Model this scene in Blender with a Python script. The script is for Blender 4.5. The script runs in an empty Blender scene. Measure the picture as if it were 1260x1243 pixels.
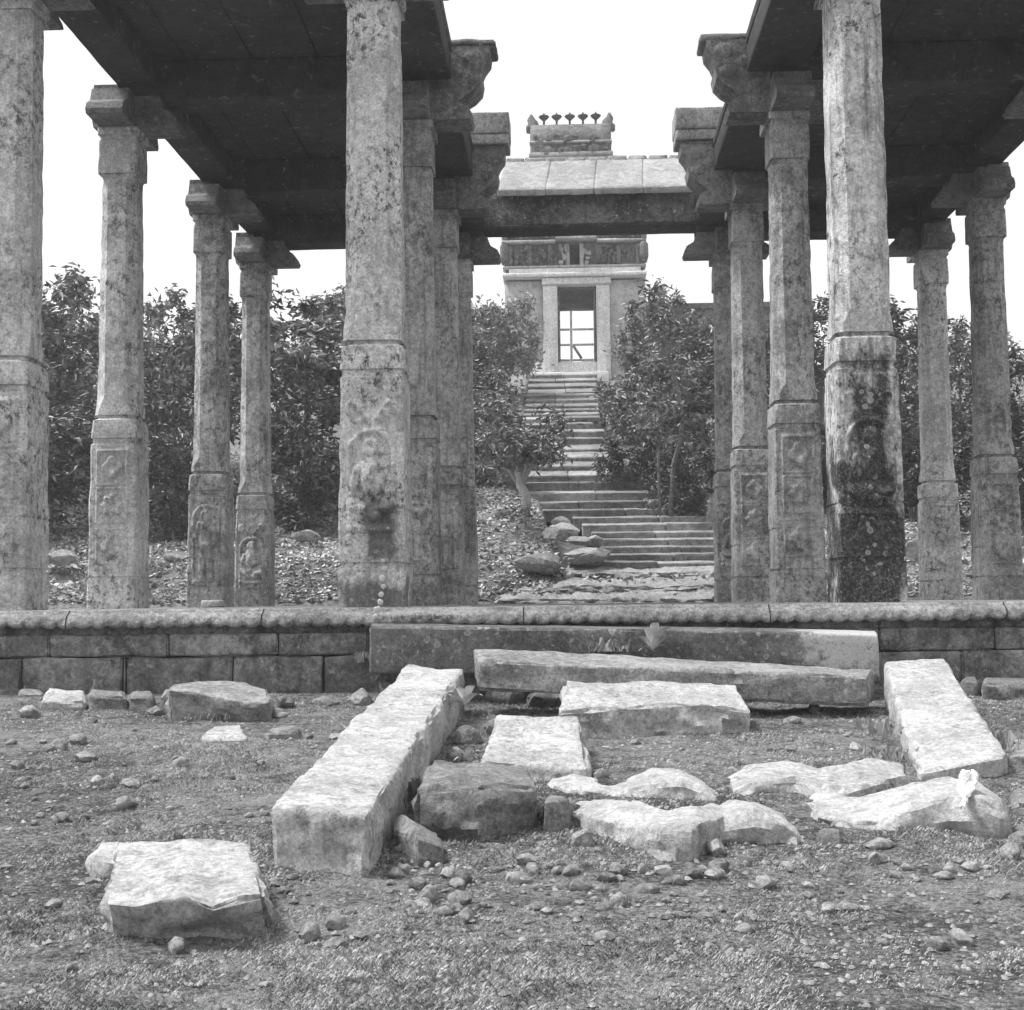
import bpy, math, random
import numpy as np
from mathutils import Vector, Matrix, noise

# ------------------------------------------------------------------ camera, sky, sun, exposure
S = bpy.context.scene
COL = S.collection
F, CX, CY = 1700.0, 630.0, 621.5            # focal length and centre of the photograph, in its pixels
YAW, PITCH, ROLL = math.radians(2.29), math.radians(4.02), math.radians(-0.55)
ROT = Matrix.Rotation(YAW, 3, 'Z') @ Matrix.Rotation(math.pi/2 + PITCH, 3, 'X') @ Matrix.Rotation(ROLL, 3, 'Z')
cam_d = bpy.data.cameras.new('camera')
cam_d.lens = F/1260*36
cam_d.sensor_width = 36
cam_d.clip_start, cam_d.clip_end = 0.05, 2000
cam = bpy.data.objects.new('camera', cam_d)
COL.objects.link(cam)
cam.matrix_world = ROT.to_4x4()
S.camera = cam

SUN_EL, SUN_AZ = math.radians(60), math.radians(-88)      # azimuth from +Y towards +X: veiled sun, high on the left
w = bpy.data.worlds.new('World'); S.world = w; w.use_nodes = True
nt = w.node_tree; nt.nodes.clear()
sky = nt.nodes.new('ShaderNodeTexSky'); sky.sky_type = 'NISHITA'; sky.sun_disc = False
sky.sun_elevation = SUN_EL; sky.sun_rotation = SUN_AZ
sky.dust_density = 6; sky.air_density = 1.0; sky.altitude = 300
bw = nt.nodes.new('ShaderNodeRGBToBW')
ov = nt.nodes.new('ShaderNodeMix'); ov.data_type = 'FLOAT'; ov.inputs[0].default_value = 0.8   # an even overcast over the clear sky
ov.inputs[3].default_value = 3.3
bg = nt.nodes.new('ShaderNodeBackground'); bg.inputs[1].default_value = 0.1
ow = nt.nodes.new('ShaderNodeOutputWorld')
nt.links.new(sky.outputs[0], bw.inputs[0]); nt.links.new(bw.outputs[0], ov.inputs[2])
nt.links.new(ov.outputs[0], bg.inputs[0]); nt.links.new(bg.outputs[0], ow.inputs[0])
sd = bpy.data.lights.new('sun', 'SUN'); sd.energy = 1.5; sd.angle = math.radians(14); sd.color = (1, 1, 1)
sun = bpy.data.objects.new('sun', sd); COL.objects.link(sun)
sv = Vector((math.sin(SUN_AZ)*math.cos(SUN_EL), math.cos(SUN_AZ)*math.cos(SUN_EL), math.sin(SUN_EL)))
sun.rotation_euler = sv.to_track_quat('Z', 'Y').to_euler()
S.view_settings.view_transform = 'Standard'
S.view_settings.look = 'None'
S.view_settings.gamma = 1
S.view_settings.use_curve_mapping = False
S.view_settings.exposure = 1.8
S.render.engine = 'CYCLES'
S.cycles.max_bounces = 6

rnd = random.Random(7)
nrs = np.random.RandomState(5)

# ------------------------------------------------------------------ pixels of the photograph to points of the place
def ray(px, py):
    return ROT @ Vector(((px-CX)/F, -(py-CY)/F, -1.0))
def at(px, py, Y):
    d = ray(px, py)
    return d*(Y/d.y)

PROF = [(21.3, 738), (22.5, 692), (28, 622), (33, 575), (38, 535), (43, 498), (48.6, 461)]
PROF = [(20.2, -0.72), (20.7, -0.3)] + [(Y, (741-p)*Y/F - 0.06) for Y, p in PROF] + [(60, 8.1), (400, 8.1), (900, 8.0)]
STAIR_X = [(22.0, -0.1, 2.9), (29.0, -0.6, 2.9), (31.5, -1.0, 2.1), (34.5, -1.15, 1.15), (49.0, -1.4, 1.1)]
def stair_dip(x, y):
    if y < 22.3 or y > 48.4: return 0.0
    for (a, l0, r0), (b, l1, r1) in zip(STAIR_X, STAIR_X[1:]):
        if y <= b:
            t = (y-a)/(b-a); l, r = l0+(l1-l0)*t, r0+(r1-r0)*t
            return -0.7*min(1, max(0, min(x-l-.05, r-x-.05)/.25+.3))
    return 0.0
def rough(x, y):
    return noise.noise(Vector((x*1.1, y*1.1, 3.1)))*0.03 + noise.noise(Vector((x*4.3, y*4.3, 7.7)))*0.016 + noise.noise(Vector((x*11, y*11, 2.2)))*0.007
def gnd(x, y):
    if y < 20.2:
        z = -0.69 - 0.0618*(10.75-y) if y < 10.75 else -0.69 - (y-10.75)*0.003
        if y < 0: z = -1.354
        return z + rough(x, y)*(1.0 if y < 10.5 else 0.4)
    for (a, za), (b, zb) in zip(PROF, PROF[1:]):
        if y <= b:
            t = (y-a)/(b-a)
            z = za + (zb-za)*t
            k = min(1, max(0, (y-21.5)/4))
            z += k*(noise.noise(Vector((x*0.35, y*0.35, 1.7)))*0.28) + rough(x, y)*1.3
            z += stair_dip(x, y)
            return z
    return PROF[-1][1]
def on_ground(px, py):
    d = ray(px, py)
    lo, hi = 1.0, 80.0
    t = None; prev = None
    n = 400
    for i in range(n):
        y = 2.0*(70/2.0)**(i/(n-1))
        if 10.7 < y < 21.3: continue
        p = d*(y/d.y)
        if p.z <= gnd(p.x, y):
            return Vector((p.x, y, gnd(p.x, y)))
    return d*(60/d.y)

# ------------------------------------------------------------------ materials
class NT:
    def __init__(s, name):
        s.m = bpy.data.materials.new(name); s.m.use_nodes = True
        s.t = s.m.node_tree; s.t.nodes.clear()
        s.out = s.n('ShaderNodeOutputMaterial'); s.b = s.n('ShaderNodeBsdfPrincipled')
        s.l(s.b.outputs[0], s.out.inputs[0])
        s.pos = s.n('ShaderNodeNewGeometry').outputs['Position']
    def n(s, k): return s.t.nodes.new(k)
    def l(s, a, b): s.t.links.new(a, b)
    def set(s, sock, v):
        if hasattr(v, 'is_linked') or isinstance(v, bpy.types.NodeSocket): s.l(v, sock)
        else: sock.default_value = v
    def vec(s, sc, off=(0, 0, 0)):
        m = s.n('ShaderNodeMapping'); s.l(s.pos, m.inputs[0])
        m.inputs['Scale'].default_value = sc; m.inputs['Location'].default_value = off
        return m.outputs[0]
    def noise(s, scale, detail=5, rough=0.6, vec=None, dist=0.0):
        m = s.n('ShaderNodeTexNoise'); s.l(vec or s.pos, m.inputs['Vector'])
        m.inputs['Scale'].default_value = scale; m.inputs['Detail'].default_value = detail
        m.inputs['Roughness'].default_value = rough; m.inputs['Distortion'].default_value = dist
        return m.outputs[0]
    def vor(s, scale, vec=None, feature='F1'):
        m = s.n('ShaderNodeTexVoronoi'); s.l(vec or s.pos, m.inputs['Vector']); m.feature = feature
        m.inputs['Scale'].default_value = scale
        return m.outputs['Distance']
    def math(s, op, a, b=0.0, clamp=False):
        m = s.n('ShaderNodeMath'); m.operation = op; m.use_clamp = clamp
        s.set(m.inputs[0], a); s.set(m.inputs[1], b); return m.outputs[0]
    def step(s, v, a, b):                       # smooth 0..1 from a to b
        m = s.n('ShaderNodeMapRange'); m.interpolation_type = 'SMOOTHSTEP'
        s.set(m.inputs[0], v); m.inputs[1].default_value = a; m.inputs[2].default_value = b
        return m.outputs[0]
    def mix(s, f, a, b):
        m = s.n('ShaderNodeMix'); m.data_type = 'FLOAT'
        s.set(m.inputs[0], f); s.set(m.inputs[2], a); s.set(m.inputs[3], b); return m.outputs[0]
    def xyz(s):
        m = s.n('ShaderNodeSeparateXYZ'); s.l(s.pos, m.inputs[0]); return m.outputs
    def finish(s, val, rough=0.92, bump=None, strength=0.5, dist=0.02, spec=0.25):
        c = s.n('ShaderNodeCombineColor')
        for i in range(3): s.set(c.inputs[i], val)
        s.l(c.outputs[0], s.b.inputs['Base Color'])
        s.b.inputs['Roughness'].default_value = rough
        s.b.inputs['Specular IOR Level'].default_value = spec
        if bump is not None:
            b = s.n('ShaderNodeBump'); b.inputs['Strength'].default_value = strength; b.inputs['Distance'].default_value = dist
            s.l(bump, b.inputs['Height']); s.l(b.outputs[0], s.b.inputs['Normal'])
        return s.m

def stone_mat(name, lo, hi, dark=0.5, lichen=0.5, streak=0.3, sc=1.0, bump=0.6, rings=0.0, off=0.0, stain=None, vary=0.0, pale=None, fine=.62):
    t = NT(name); v = t.vec((1, 1, 1), (off, off*0.7, off*1.3))
    n1 = t.noise(1.1*sc, 4, 0.55, v); n2 = t.noise(8*sc, 8, 0.72, v); n3 = t.noise(70*sc, 3, 0.7, v)
    f = t.math('ADD', t.math('MULTIPLY', n1, 0.45), t.math('MULTIPLY', n2, 0.55))
    n4 = t.noise(34*sc**.5, 8, 0.78, v)
    base = t.math('MULTIPLY', t.mix(t.step(f, 0.40, 0.60), lo, hi), t.mix(t.step(n4, .36, .62), fine, 1.15))
    base = t.math('MULTIPLY', base, t.mix(n3, 0.72, 1.28))
    if vary:
        ri = t.n('ShaderNodeObjectInfo').outputs['Random']
        base = t.math('MULTIPLY', base, t.mix(ri, 1-vary, 1+vary))
    if streak:
        st = t.noise(1, 6, 0.65, t.vec((7*sc, 7*sc, 0.7*sc), (off+3, 0, 0)))
        base = t.mix(t.math('MULTIPLY', t.step(st, 0.5, 0.68), streak), base, lo*0.3)
    if dark:
        d = t.noise(7*sc, 10, 0.8, t.vec((1, 1, 0.8), (off+11, 5, 2)))
        pm = t.mix(t.step(t.noise(1.5, 3, .5, t.vec((1, 1, .8), (off+5, 2, 7))), .42, .58), .4, 1.15)
        base = t.mix(t.math('MULTIPLY', t.step(d, 0.49, 0.60), t.math('MULTIPLY', pm, dark)), base, 0.045)
    if stain:
        x, z, wx, wz, amt = stain
        p = t.xyz(); wob = t.math('MULTIPLY', t.math('SUBTRACT', t.noise(4.2, 9, 0.74, t.vec((1, 1, .7))), 0.5), 2.4)
        dx = t.math('DIVIDE', t.math('ABSOLUTE', t.math('SUBTRACT', p[0], x)), wx)
        dz = t.math('DIVIDE', t.math('ABSOLUTE', t.math('SUBTRACT', p[2], z)), wz)
        ex = t.math('DIVIDE', t.math('ABSOLUTE', t.math('SUBTRACT', p[0], x+.06)), wx*.5)
        ez = t.math('DIVIDE', t.math('ABSOLUTE', t.math('SUBTRACT', p[2], z+.75)), wz)
        q = t.math('ADD', t.math('MINIMUM', t.math('MAXIMUM', dx, dz), t.math('MAXIMUM', ex, ez)), wob)
        base = t.mix(t.math('MULTIPLY', t.math('SUBTRACT', 1.0, t.step(q, 0.6, 1.05)), t.math('MULTIPLY', t.mix(t.step(n4, .38, .55), .7, 1.0), amt)), base, t.mix(n2, 0.012, 0.05))
    if lichen:
        a = t.noise(11*sc, 6, 0.7, t.vec((1, 1, 1), (off+31, 8, 4)), 0.6)
        base = t.mix(t.math('MULTIPLY', t.step(a, 0.58, 0.66), lichen), base, 0.62)
    if rings:
        wv = t.vec((1, 1, 1), (off+2, 1, 0))
        v1 = t.math('MULTIPLY', t.vor(5.5*sc, wv), t.mix(t.noise(4, 1), .3, 2.6)); sel = t.step(t.noise(3.1, 2, 0.5, t.vec((1, 1, 1), (off, 4, 9))), 0.52, 0.57)
        wbl = t.math('ADD', v1, t.math('MULTIPLY', t.math('SUBTRACT', t.noise(15, 6, .7), 0.5), 0.75))
        ring = t.math('SUBTRACT', t.math('SUBTRACT', 1.0, t.step(wbl, 0.30, 0.38)), t.math('MULTIPLY', t.math('SUBTRACT', 1.0, t.step(wbl, 0.10, 0.24)), 0.5))
        base = t.mix(t.math('MULTIPLY', t.math('MULTIPLY', ring, sel), rings), base, t.mix(n4, .35, .7))
    if pale:
        x, z, wx, wz, amt = pale
        p = t.xyz(); dx = t.math('DIVIDE', t.math('ABSOLUTE', t.math('SUBTRACT', p[0], x)), wx); dz = t.math('DIVIDE', t.math('ABSOLUTE', t.math('SUBTRACT', p[2], z)), wz)
        q = t.math('ADD', t.math('MAXIMUM', dx, dz), t.math('MULTIPLY', t.math('SUBTRACT', t.noise(9, 9, .75), .5), 3.0))
        base = t.mix(t.math('MULTIPLY', t.math('SUBTRACT', 1.0, t.step(q, .6, 1.2)), t.math('MULTIPLY', t.step(n4, .3, .5), amt)), base, .55)
    h = t.math('ADD', t.math('MULTIPLY', n2, 0.6), t.math('ADD', t.math('MULTIPLY', n4, 0.9), t.math('MULTIPLY', n3, 0.2)))
    return t.finish(base, 0.93, h, bump, 0.03)

M_PALE = stone_mat('pale_granite', 0.42, 0.66, fine=.66, dark=0.4, lichen=0.4, streak=0.0, sc=2.2, bump=0.8)
M_PALE2 = stone_mat('weathered_granite', 0.26, 0.46, dark=0.5, lichen=0.5, streak=0.0, sc=2.0, bump=0.9, off=4)
M_ROUGH = stone_mat('rough_granite', 0.22, 0.42, dark=0.45, lichen=0.4, streak=0.0, sc=2.5, bump=1.0, off=9)
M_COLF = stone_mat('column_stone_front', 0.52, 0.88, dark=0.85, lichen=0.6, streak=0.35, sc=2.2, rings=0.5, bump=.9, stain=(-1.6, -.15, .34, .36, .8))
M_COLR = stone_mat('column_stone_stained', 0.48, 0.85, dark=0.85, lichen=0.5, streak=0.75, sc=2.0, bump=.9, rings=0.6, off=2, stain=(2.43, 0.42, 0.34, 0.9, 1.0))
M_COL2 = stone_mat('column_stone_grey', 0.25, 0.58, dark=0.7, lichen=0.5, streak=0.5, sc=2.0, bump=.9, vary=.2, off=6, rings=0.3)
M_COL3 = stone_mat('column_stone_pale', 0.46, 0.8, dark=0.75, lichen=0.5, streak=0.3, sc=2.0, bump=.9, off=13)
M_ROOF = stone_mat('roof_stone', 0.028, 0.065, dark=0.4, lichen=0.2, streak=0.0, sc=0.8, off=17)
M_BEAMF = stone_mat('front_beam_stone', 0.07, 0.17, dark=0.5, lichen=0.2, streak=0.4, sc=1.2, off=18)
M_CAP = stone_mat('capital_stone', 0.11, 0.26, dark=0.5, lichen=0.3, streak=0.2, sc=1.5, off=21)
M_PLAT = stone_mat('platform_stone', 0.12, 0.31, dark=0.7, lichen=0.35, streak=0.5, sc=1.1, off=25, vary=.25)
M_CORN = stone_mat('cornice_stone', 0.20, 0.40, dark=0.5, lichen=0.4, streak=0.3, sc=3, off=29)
M_SILL = stone_mat('sill_stone', 0.10, 0.2, dark=0.4, lichen=0.4, streak=0.0, sc=2.0, off=33, rings=0.4, pale=(2.1, -.27, .4, .3, .85))
M_STEP = stone_mat('step_stone', 0.17, 0.34, dark=0.3, lichen=0.3, streak=0.0, sc=1.0, off=37, vary=.3)
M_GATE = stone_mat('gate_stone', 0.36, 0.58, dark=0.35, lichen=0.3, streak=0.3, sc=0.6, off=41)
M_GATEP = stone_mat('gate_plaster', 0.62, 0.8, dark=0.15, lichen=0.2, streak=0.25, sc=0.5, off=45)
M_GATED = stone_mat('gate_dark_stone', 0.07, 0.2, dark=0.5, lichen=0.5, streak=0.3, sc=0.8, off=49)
M_EAVE = stone_mat('eave_stone', 0.27, 0.42, fine=.75, dark=0.2, lichen=0.2, streak=0.2, sc=1.3, off=53)
M_EARTHSTONE = stone_mat('field_stone', 0.17, 0.42, dark=0.25, lichen=0.4, streak=0.0, sc=3, off=57)

def ground_mat():
    t = NT('dry_turf_soil')
    n1 = t.noise(0.8, 5, 0.6); n2 = t.noise(7, 8, 0.75); n3 = t.noise(45, 5, 0.75)
    n5 = t.noise(150, 4, 0.8)
    f = t.math('ADD', t.math('MULTIPLY', n1, 0.22), t.math('ADD', t.math('MULTIPLY', n2, 0.33), t.math('MULTIPLY', n3, 0.45)))
    v = t.math('MULTIPLY', t.mix(t.step(f, 0.42, 0.58), 0.09, 0.46), t.mix(t.step(n5, .35, .65), .55, 1.35))
    return t.finish(v, 0.97, t.math('ADD', t.math('ADD', n3, t.math('MULTIPLY', n5, .5)), t.math('MULTIPLY', n2, 1.5)), 1.0, 0.05, 0.1)
M_GROUND = ground_mat()
def leaf_mat(name, lo, hi, sc=6.0, rough=0.45, spec=0.5):
    t = NT(name)
    n = t.noise(sc, 2, 0.5); n2 = t.noise(0.9, 3, 0.5, t.vec((1, 1, 1), (7, 3, 1)))
    f = t.math('ADD', t.math('MULTIPLY', n, 0.6), t.math('MULTIPLY', n2, 0.4))
    return t.finish(t.mix(t.step(f, 0.36, 0.64), lo, hi), rough, None, spec=spec)
M_LEAF = leaf_mat('tree_leaf', 0.05, 0.30, 5)
M_LEAFD = leaf_mat('dark_tree_leaf', 0.035, 0.14, 5)
M_LEAFP = leaf_mat('pale_tree_leaf', 0.12, 0.32)
M_GRASS = leaf_mat('grass_blade', 0.13, 0.46, 14, 0.8, 0.1)
M_LITTER = leaf_mat('leaf_litter', 0.16, 0.62, 9, 0.8, 0.15)
M_PLANT = leaf_mat('broad_leaf', 0.42, 0.72, 8, 0.4, 0.5)
M_BARK = stone_mat('bark', 0.14, 0.34, dark=0.4, lichen=0.3, streak=0.4, sc=3, off=61)
M_BARKP = stone_mat('pale_bark', 0.42, 0.62, dark=0.2, lichen=0.3, streak=0.2, sc=3, off=65)
M_WOOD = stone_mat('grey_wood', 0.16, 0.3, dark=0.2, lichen=0.0, streak=0.5, sc=2, off=69)
def plain(name, v, rough=0.9):
    t = NT(name); return t.finish(t.math('MULTIPLY', t.mix(t.noise(20, 4), 0.85, 1.15), v), rough, t.noise(60, 3), 0.3, 0.01)
M_CLOTH = plain('white_cloth', 0.85)

# ------------------------------------------------------------------ building helpers
CRISP = {'stone_slab', 'stone_block', 'curved_step_stone', 'stone_fragment', 'flat_rock', 'flat_stone', 'sill_slab', 'stone_chip', 'rock_ledge', 'boulder', 'course_stone', 'step_stone', 'eave_slab', 'cap_slab', 'top_slab'}
def mesh(name, verts, faces, mat, smooth=True):
    me = bpy.data.meshes.new(name)
    me.from_pydata([tuple(v) for v in verts], [], faces)
    me.materials.append(mat)
    if smooth: me.polygons.foreach_set('use_smooth', [True]*len(me.polygons))
    me.update()
    return me
def obj(name, me, parent=None, loc=None):
    if name in CRISP: me.set_sharp_from_angle(angle=math.radians(34))
    o = bpy.data.objects.new(name, me); COL.objects.link(o)
    if parent is not None: o.parent = parent
    if loc is not None: o.location = loc
    return o
def tag(o, label, cat, group=None):
    o['label'] = label; o['category'] = cat
    if group: o['group'] = group
    return o
def thing(name, label, cat, loc=(0, 0, 0), group=None):
    o = bpy.data.objects.new(name, None); COL.objects.link(o); o.location = loc
    o.empty_display_size = 0.2
    return tag(o, label, cat, group)
def structure(o): o['kind'] = 'structure'; return o

def axis_pos(L, r, cell):
    h = L/2; r = min(r, h*0.8)
    inner = max(1, int(round((L-2*r)/cell)))
    p = [-h, -h+r*0.3, -h+r]
    p += [-h+r+(L-2*r)*i/inner for i in range(1, inner)]
    return p + [h-r, h-r*0.3, h]

def loft(stations, r=0.03, cell=0.06, amp=0.015, freq=3.0, chip=0.03, seed=0, ridge=0.0):
    """A rounded, chipped stone through stations (front-bottom, front-top, back-top, back-bottom). Returns verts, faces."""
    st = [tuple(Vector(p) for p in s) for s in stations]
    mids = [sum(s, Vector())/4 for s in st]
    cum = [0.0]
    for a, b in zip(mids, mids[1:]): cum.append(cum[-1]+(b-a).length)
    LX = cum[-1]
    LY = sum(((s[2]-s[1]).length+(s[3]-s[0]).length)/2 for s in st)/len(st)
    LZ = sum(((s[1]-s[0]).length+(s[2]-s[3]).length)/2 for s in st)/len(st)
    r = min(r, LX*0.4, LY*0.4, LZ*0.4)
    X, Y, Z = axis_pos(LX, r, cell), axis_pos(LY, r, cell), axis_pos(LZ, r, min(cell, .05) if LZ < .5 else cell)
    hx, hy, hz = LX/2, LY/2, LZ/2
    def interp(x):
        x = min(max(x+hx, 0), LX)
        for i in range(len(cum)-1):
            if x <= cum[i+1] or i == len(cum)-2:
                t = (x-cum[i])/max(1e-6, cum[i+1]-cum[i])
                if len(st) > 2: t = t*t*(3-2*t)*0.5 + t*0.5
                return [a.lerp(b, t) for a, b in zip(st[i], st[i+1])]
    idx = {}; V = []; Fs = []
    so = Vector((seed*3.17, seed*1.91, seed*5.3))
    def vert(i, j, k):
        key = (i, j, k)
        if key in idx: return idx[key]
        p = Vector((X[i], Y[j], Z[k]))
        c = Vector((min(max(p.x, -hx+r), hx-r), min(max(p.y, -hy+r), hy-r), min(max(p.z, -hz+r), hz-r)))
        n = (p-c); e = sum(1 for q in n if abs(q) > r*0.2)
        n = n.normalized(); p = c+n*r
        q = interp(p.x); ty, tz = p.y/LY+0.5, p.z/LZ+0.5
        bot = q[0].lerp(q[3], ty); top = q[1].lerp(q[2], ty)
        w_ = bot.lerp(top, tz)
        ex = (st[-1][0]-st[0][0]).normalized(); ey = (q[2]-q[1]+q[3]-q[0]).normalized(); ez = (top-bot).normalized()
        nn = (ex*n.x+ey*n.y+ez*n.z)
        nn = nn.normalized() if nn.length > 1e-6 else ez
        s = (w_+so)
        d = amp*(noise.noise(s*freq)+0.5*noise.noise(s*freq*2.3)+0.3*noise.noise(s*freq*5.1))
        ds = sorted((hx-abs(X[i]), hy-abs(Y[j]), hz-abs(Z[k])))
        fade = min(1, ds[1]/.07)
        kq = s*6.5+Vector((noise.noise(s*3), noise.noise(s*3+Vector((5, 5, 5))), noise.noise(s*3.3)))*1.6
        if ridge:
            k_ = Vector((s.x, s.y, s.z*1.9))
            rg = abs(noise.noise(k_*3.1+Vector((9, 2, 4))))+.6*abs(noise.noise(k_*7.3))+.35*abs(noise.noise(k_*15.1))
            d += ridge*(.75-rg-.55*noise.voronoi(kq*.8)[0][0])*fade*(.3 if nn.z > .7 else 1.5)
        if e >= 2: d -= chip*.5*max(0, noise.cell(kq)-.35)+chip*.8*max(0, noise.noise(s*4.5)+0.55*noise.noise(s*11)+0.05)
        idx[key] = len(V); V.append(w_+nn*d)
        return idx[key]
    nx, ny, nz = len(X)-1, len(Y)-1, len(Z)-1
    for j in range(ny):
        for i in range(nx):
            Fs.append((vert(i, j, nz), vert(i+1, j, nz), vert(i+1, j+1, nz), vert(i, j+1, nz)))
            Fs.append((vert(i, j, 0), vert(i, j+1, 0), vert(i+1, j+1, 0), vert(i+1, j, 0)))
    for k in range(nz):
        for i in range(nx):
            Fs.append((vert(i, 0, k), vert(i+1, 0, k), vert(i+1, 0, k+1), vert(i, 0, k+1)))
            Fs.append((vert(i, ny, k), vert(i, ny, k+1), vert(i+1, ny, k+1), vert(i+1, ny, k)))
        for j in range(ny):
            Fs.append((vert(0, j, k), vert(0, j, k+1), vert(0, j+1, k+1), vert(0, j+1, k)))
            Fs.append((vert(nx, j, k), vert(nx, j+1, k), vert(nx, j+1, k+1), vert(nx, j, k+1)))
    return V, Fs
def boxst(x0, x1, y0, y1, z0, z1):
    return [((x, y0, z0), (x, y0, z1), (x, y1, z1), (x, y1, z0)) for x in (x0, x1)]
def stonebox(name, mat, x0, x1, y0, y1, z0, z1, parent=None, r=0.02, cell=0.15, amp=0.006, chip=0.012, seed=None, freq=3.0):
    V, Fs = loft(boxst(x0, x1, y0, y1, z0, z1), r, cell, amp, freq, chip, rnd.random()*40 if seed is None else seed)
    return obj(name, mesh(name, V, Fs, mat), parent)
def plainbox(name, mat, x0, x1, y0, y1, z0, z1, parent=None):
    V = [(x, y, z) for z in (z0, z1) for y in (y0, y1) for x in (x0, x1)]
    Fs = [(0, 2, 3, 1), (4, 5, 7, 6), (0, 1, 5, 4), (2, 6, 7, 3), (0, 4, 6, 2), (1, 3, 7, 5)]
    return obj(name, mesh(name, V, Fs, mat, False), parent)
def prism(name, mat, poly, y0, y1, parent=None, axis='Y'):
    """poly in (x,z) pulled along Y, or in (y,z) pulled along X"""
    n = len(poly)
    if axis == 'Y': V = [(a, y0, b) for a, b in poly]+[(a, y1, b) for a, b in poly]
    else: V = [(y0, a, b) for a, b in poly]+[(y1, a, b) for a, b in poly]
    Fs = [tuple(range(n)), tuple(range(2*n-1, n-1, -1))]+[(i, i+n, (i+1) % n+n, (i+1) % n) for i in range(n)]
    me = mesh(name, V, Fs, mat, False)
    import bmesh
    bm = bmesh.new(); bm.from_mesh(me); bmesh.ops.recalc_face_normals(bm, faces=bm.faces); bm.to_mesh(me); bm.free()
    return obj(name, me, parent)
def tube_data(pts, radii, n=8, seed=0.0, wob=0.12):
    V = []; Fs = []
    pts = [Vector(p) for p in pts]
    for i, (p, r) in enumerate(zip(pts, radii)):
        d = (pts[min(i+1, len(pts)-1)]-pts[max(i-1, 0)]).normalized()
        a = d.cross(Vector((0.3, 1, 0.1))).normalized(); b = d.cross(a)
        for k in range(n):
            t = 2*math.pi*k/n
            rr = r*(1+wob*noise.noise(Vector((math.cos(t)*1.5+seed, math.sin(t)*1.5, i*0.7))))
            V.append(p+a*math.cos(t)*rr+b*math.sin(t)*rr)
    for i in range(len(pts)-1):
        for k in range(n):
            Fs.append((i*n+k, i*n+(k+1) % n, (i+1)*n+(k+1) % n, (i+1)*n+k))
    Fs.append(tuple(range(n-1, -1, -1))); Fs.append(tuple(range((len(pts)-1)*n, len(pts)*n)))
    return V, Fs

# ------------------------------------------------------------------ ground, one sheet out to the horizon
def axis(fine, out):
    return sorted(set([round(v, 4) for v in fine]+out))
gxs = axis([i*0.075 for i in range(-92, 93)], [-400, -200, -140, -90, -60, -45, -36, -30, -25, -21, -18, -15.5, -13.5, -12, -11, -10, -9.2, -8.5, -7.9, -7.4,
            7.4, 7.9, 8.5, 9.2, 10, 11, 12, 13.5, 15.5, 18, 21, 25, 30, 36, 45, 60, 90, 140, 200, 400])
gys = axis([2.5+i*0.06 for i in range(0, 140)]+[21+i*0.16 for i in range(0, 90)],
           [-300, -100, -40, -15, -6, -2, 0, 1, 1.8, 11.5, 13, 16, 19, 20.2, 20.45, 20.7, 36, 37, 38.5, 40, 42, 44, 46, 48.6, 52, 60, 80, 150, 300, 500])
V = [(x, y, gnd(x, y)) for y in gys for x in gxs]
nx = len(gxs)
Fs = [(j*nx+i, j*nx+i+1, (j+1)*nx+i+1, (j+1)*nx+i) for j in range(len(gys)-1) for i in range(nx-1)]
structure(obj('ground', mesh('ground', V, Fs, M_GROUND)))

# ------------------------------------------------------------------ the platform of the hall
FL = -0.03                                        # its floor
PX0, PX1, PF, PB = -5.6, 6.5, 10.85, 21.0
plat = thing('stone_platform', 'long moulded stone platform with scalloped cornice carrying all the columns', 'platform', (0.4, PF, -0.7))
plat.location = (0, 0, 0)
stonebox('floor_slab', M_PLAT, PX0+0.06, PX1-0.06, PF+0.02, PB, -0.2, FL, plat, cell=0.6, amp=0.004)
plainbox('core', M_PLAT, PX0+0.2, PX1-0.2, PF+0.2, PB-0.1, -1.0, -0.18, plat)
def cornice(x0, x1, seed):
    """rounded kapota moulding with a row of petals along its lower lip"""
    w_ = 0.134; n = int((x1-x0)/w_*8); V = []; Fs = []
    prof = [(0.10, -0.035), (-0.02, -0.035), (-0.035, -0.05), (-0.04, -0.06), (-0.065, -0.068), (-0.09, -0.085), (-0.105, -0.105), (-0.11, -0.125)]
    low = [(-0.105, 0.35), (-0.10, 0.75), (-0.095, 1.0), (-0.07, 1.0), (-0.03, 0.8), (0.12, 0.7)]
    m = len(prof)+len(low)
    for i in range(n+1):
        x = x0+(x1-x0)*i/n
        ph = (x/w_) % 1.0; s = abs(math.sin(math.pi*ph))**0.6
        wear = 0.006*noise.noise(Vector((x*5, seed, 1)))
        chip = 0.03*max(0, noise.noise(Vector((x*2.6, seed, 8)))-0.15)
        for y, z in prof: V.append((x, PF+y+wear-(-0.016*s+.010 if z < -0.075 else 0)*(1 if z < -.09 else .6), z+wear*0.4))
        for y, f in low: V.append((x, PF+y+wear-(0.012*s if f < 1 and y < -0.08 else 0), -0.125-f*(0.024+0.03*s-chip)))
    for i in range(n):
        for k in range(m-1):
            Fs.append((i*m+k, i*m+k+1, (i+1)*m+k+1, (i+1)*m+k))
    Fs.append(tuple(range(m))); Fs.append(tuple(range((n+1)*m-1, n*m-1, -1)))
    Fs = [f[::-1] for f in Fs]
    return obj('cornice_stone', mesh('cornice_stone', V, Fs, M_CORN), plat)
cuts = [PX0, -3.95, -2.4, -0.35, at(945, 745, PF).x, 3.35, 5.0, PX1]
for i in range(len(cuts)-1): cornice(cuts[i]+0.004, cuts[i+1]-0.004, i*3.3)
stonebox('recess_course', M_PLAT, PX0+0.02, PX1-0.02, PF+0.012, PF+0.25, -0.235, -0.12, plat, cell=0.5)
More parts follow.
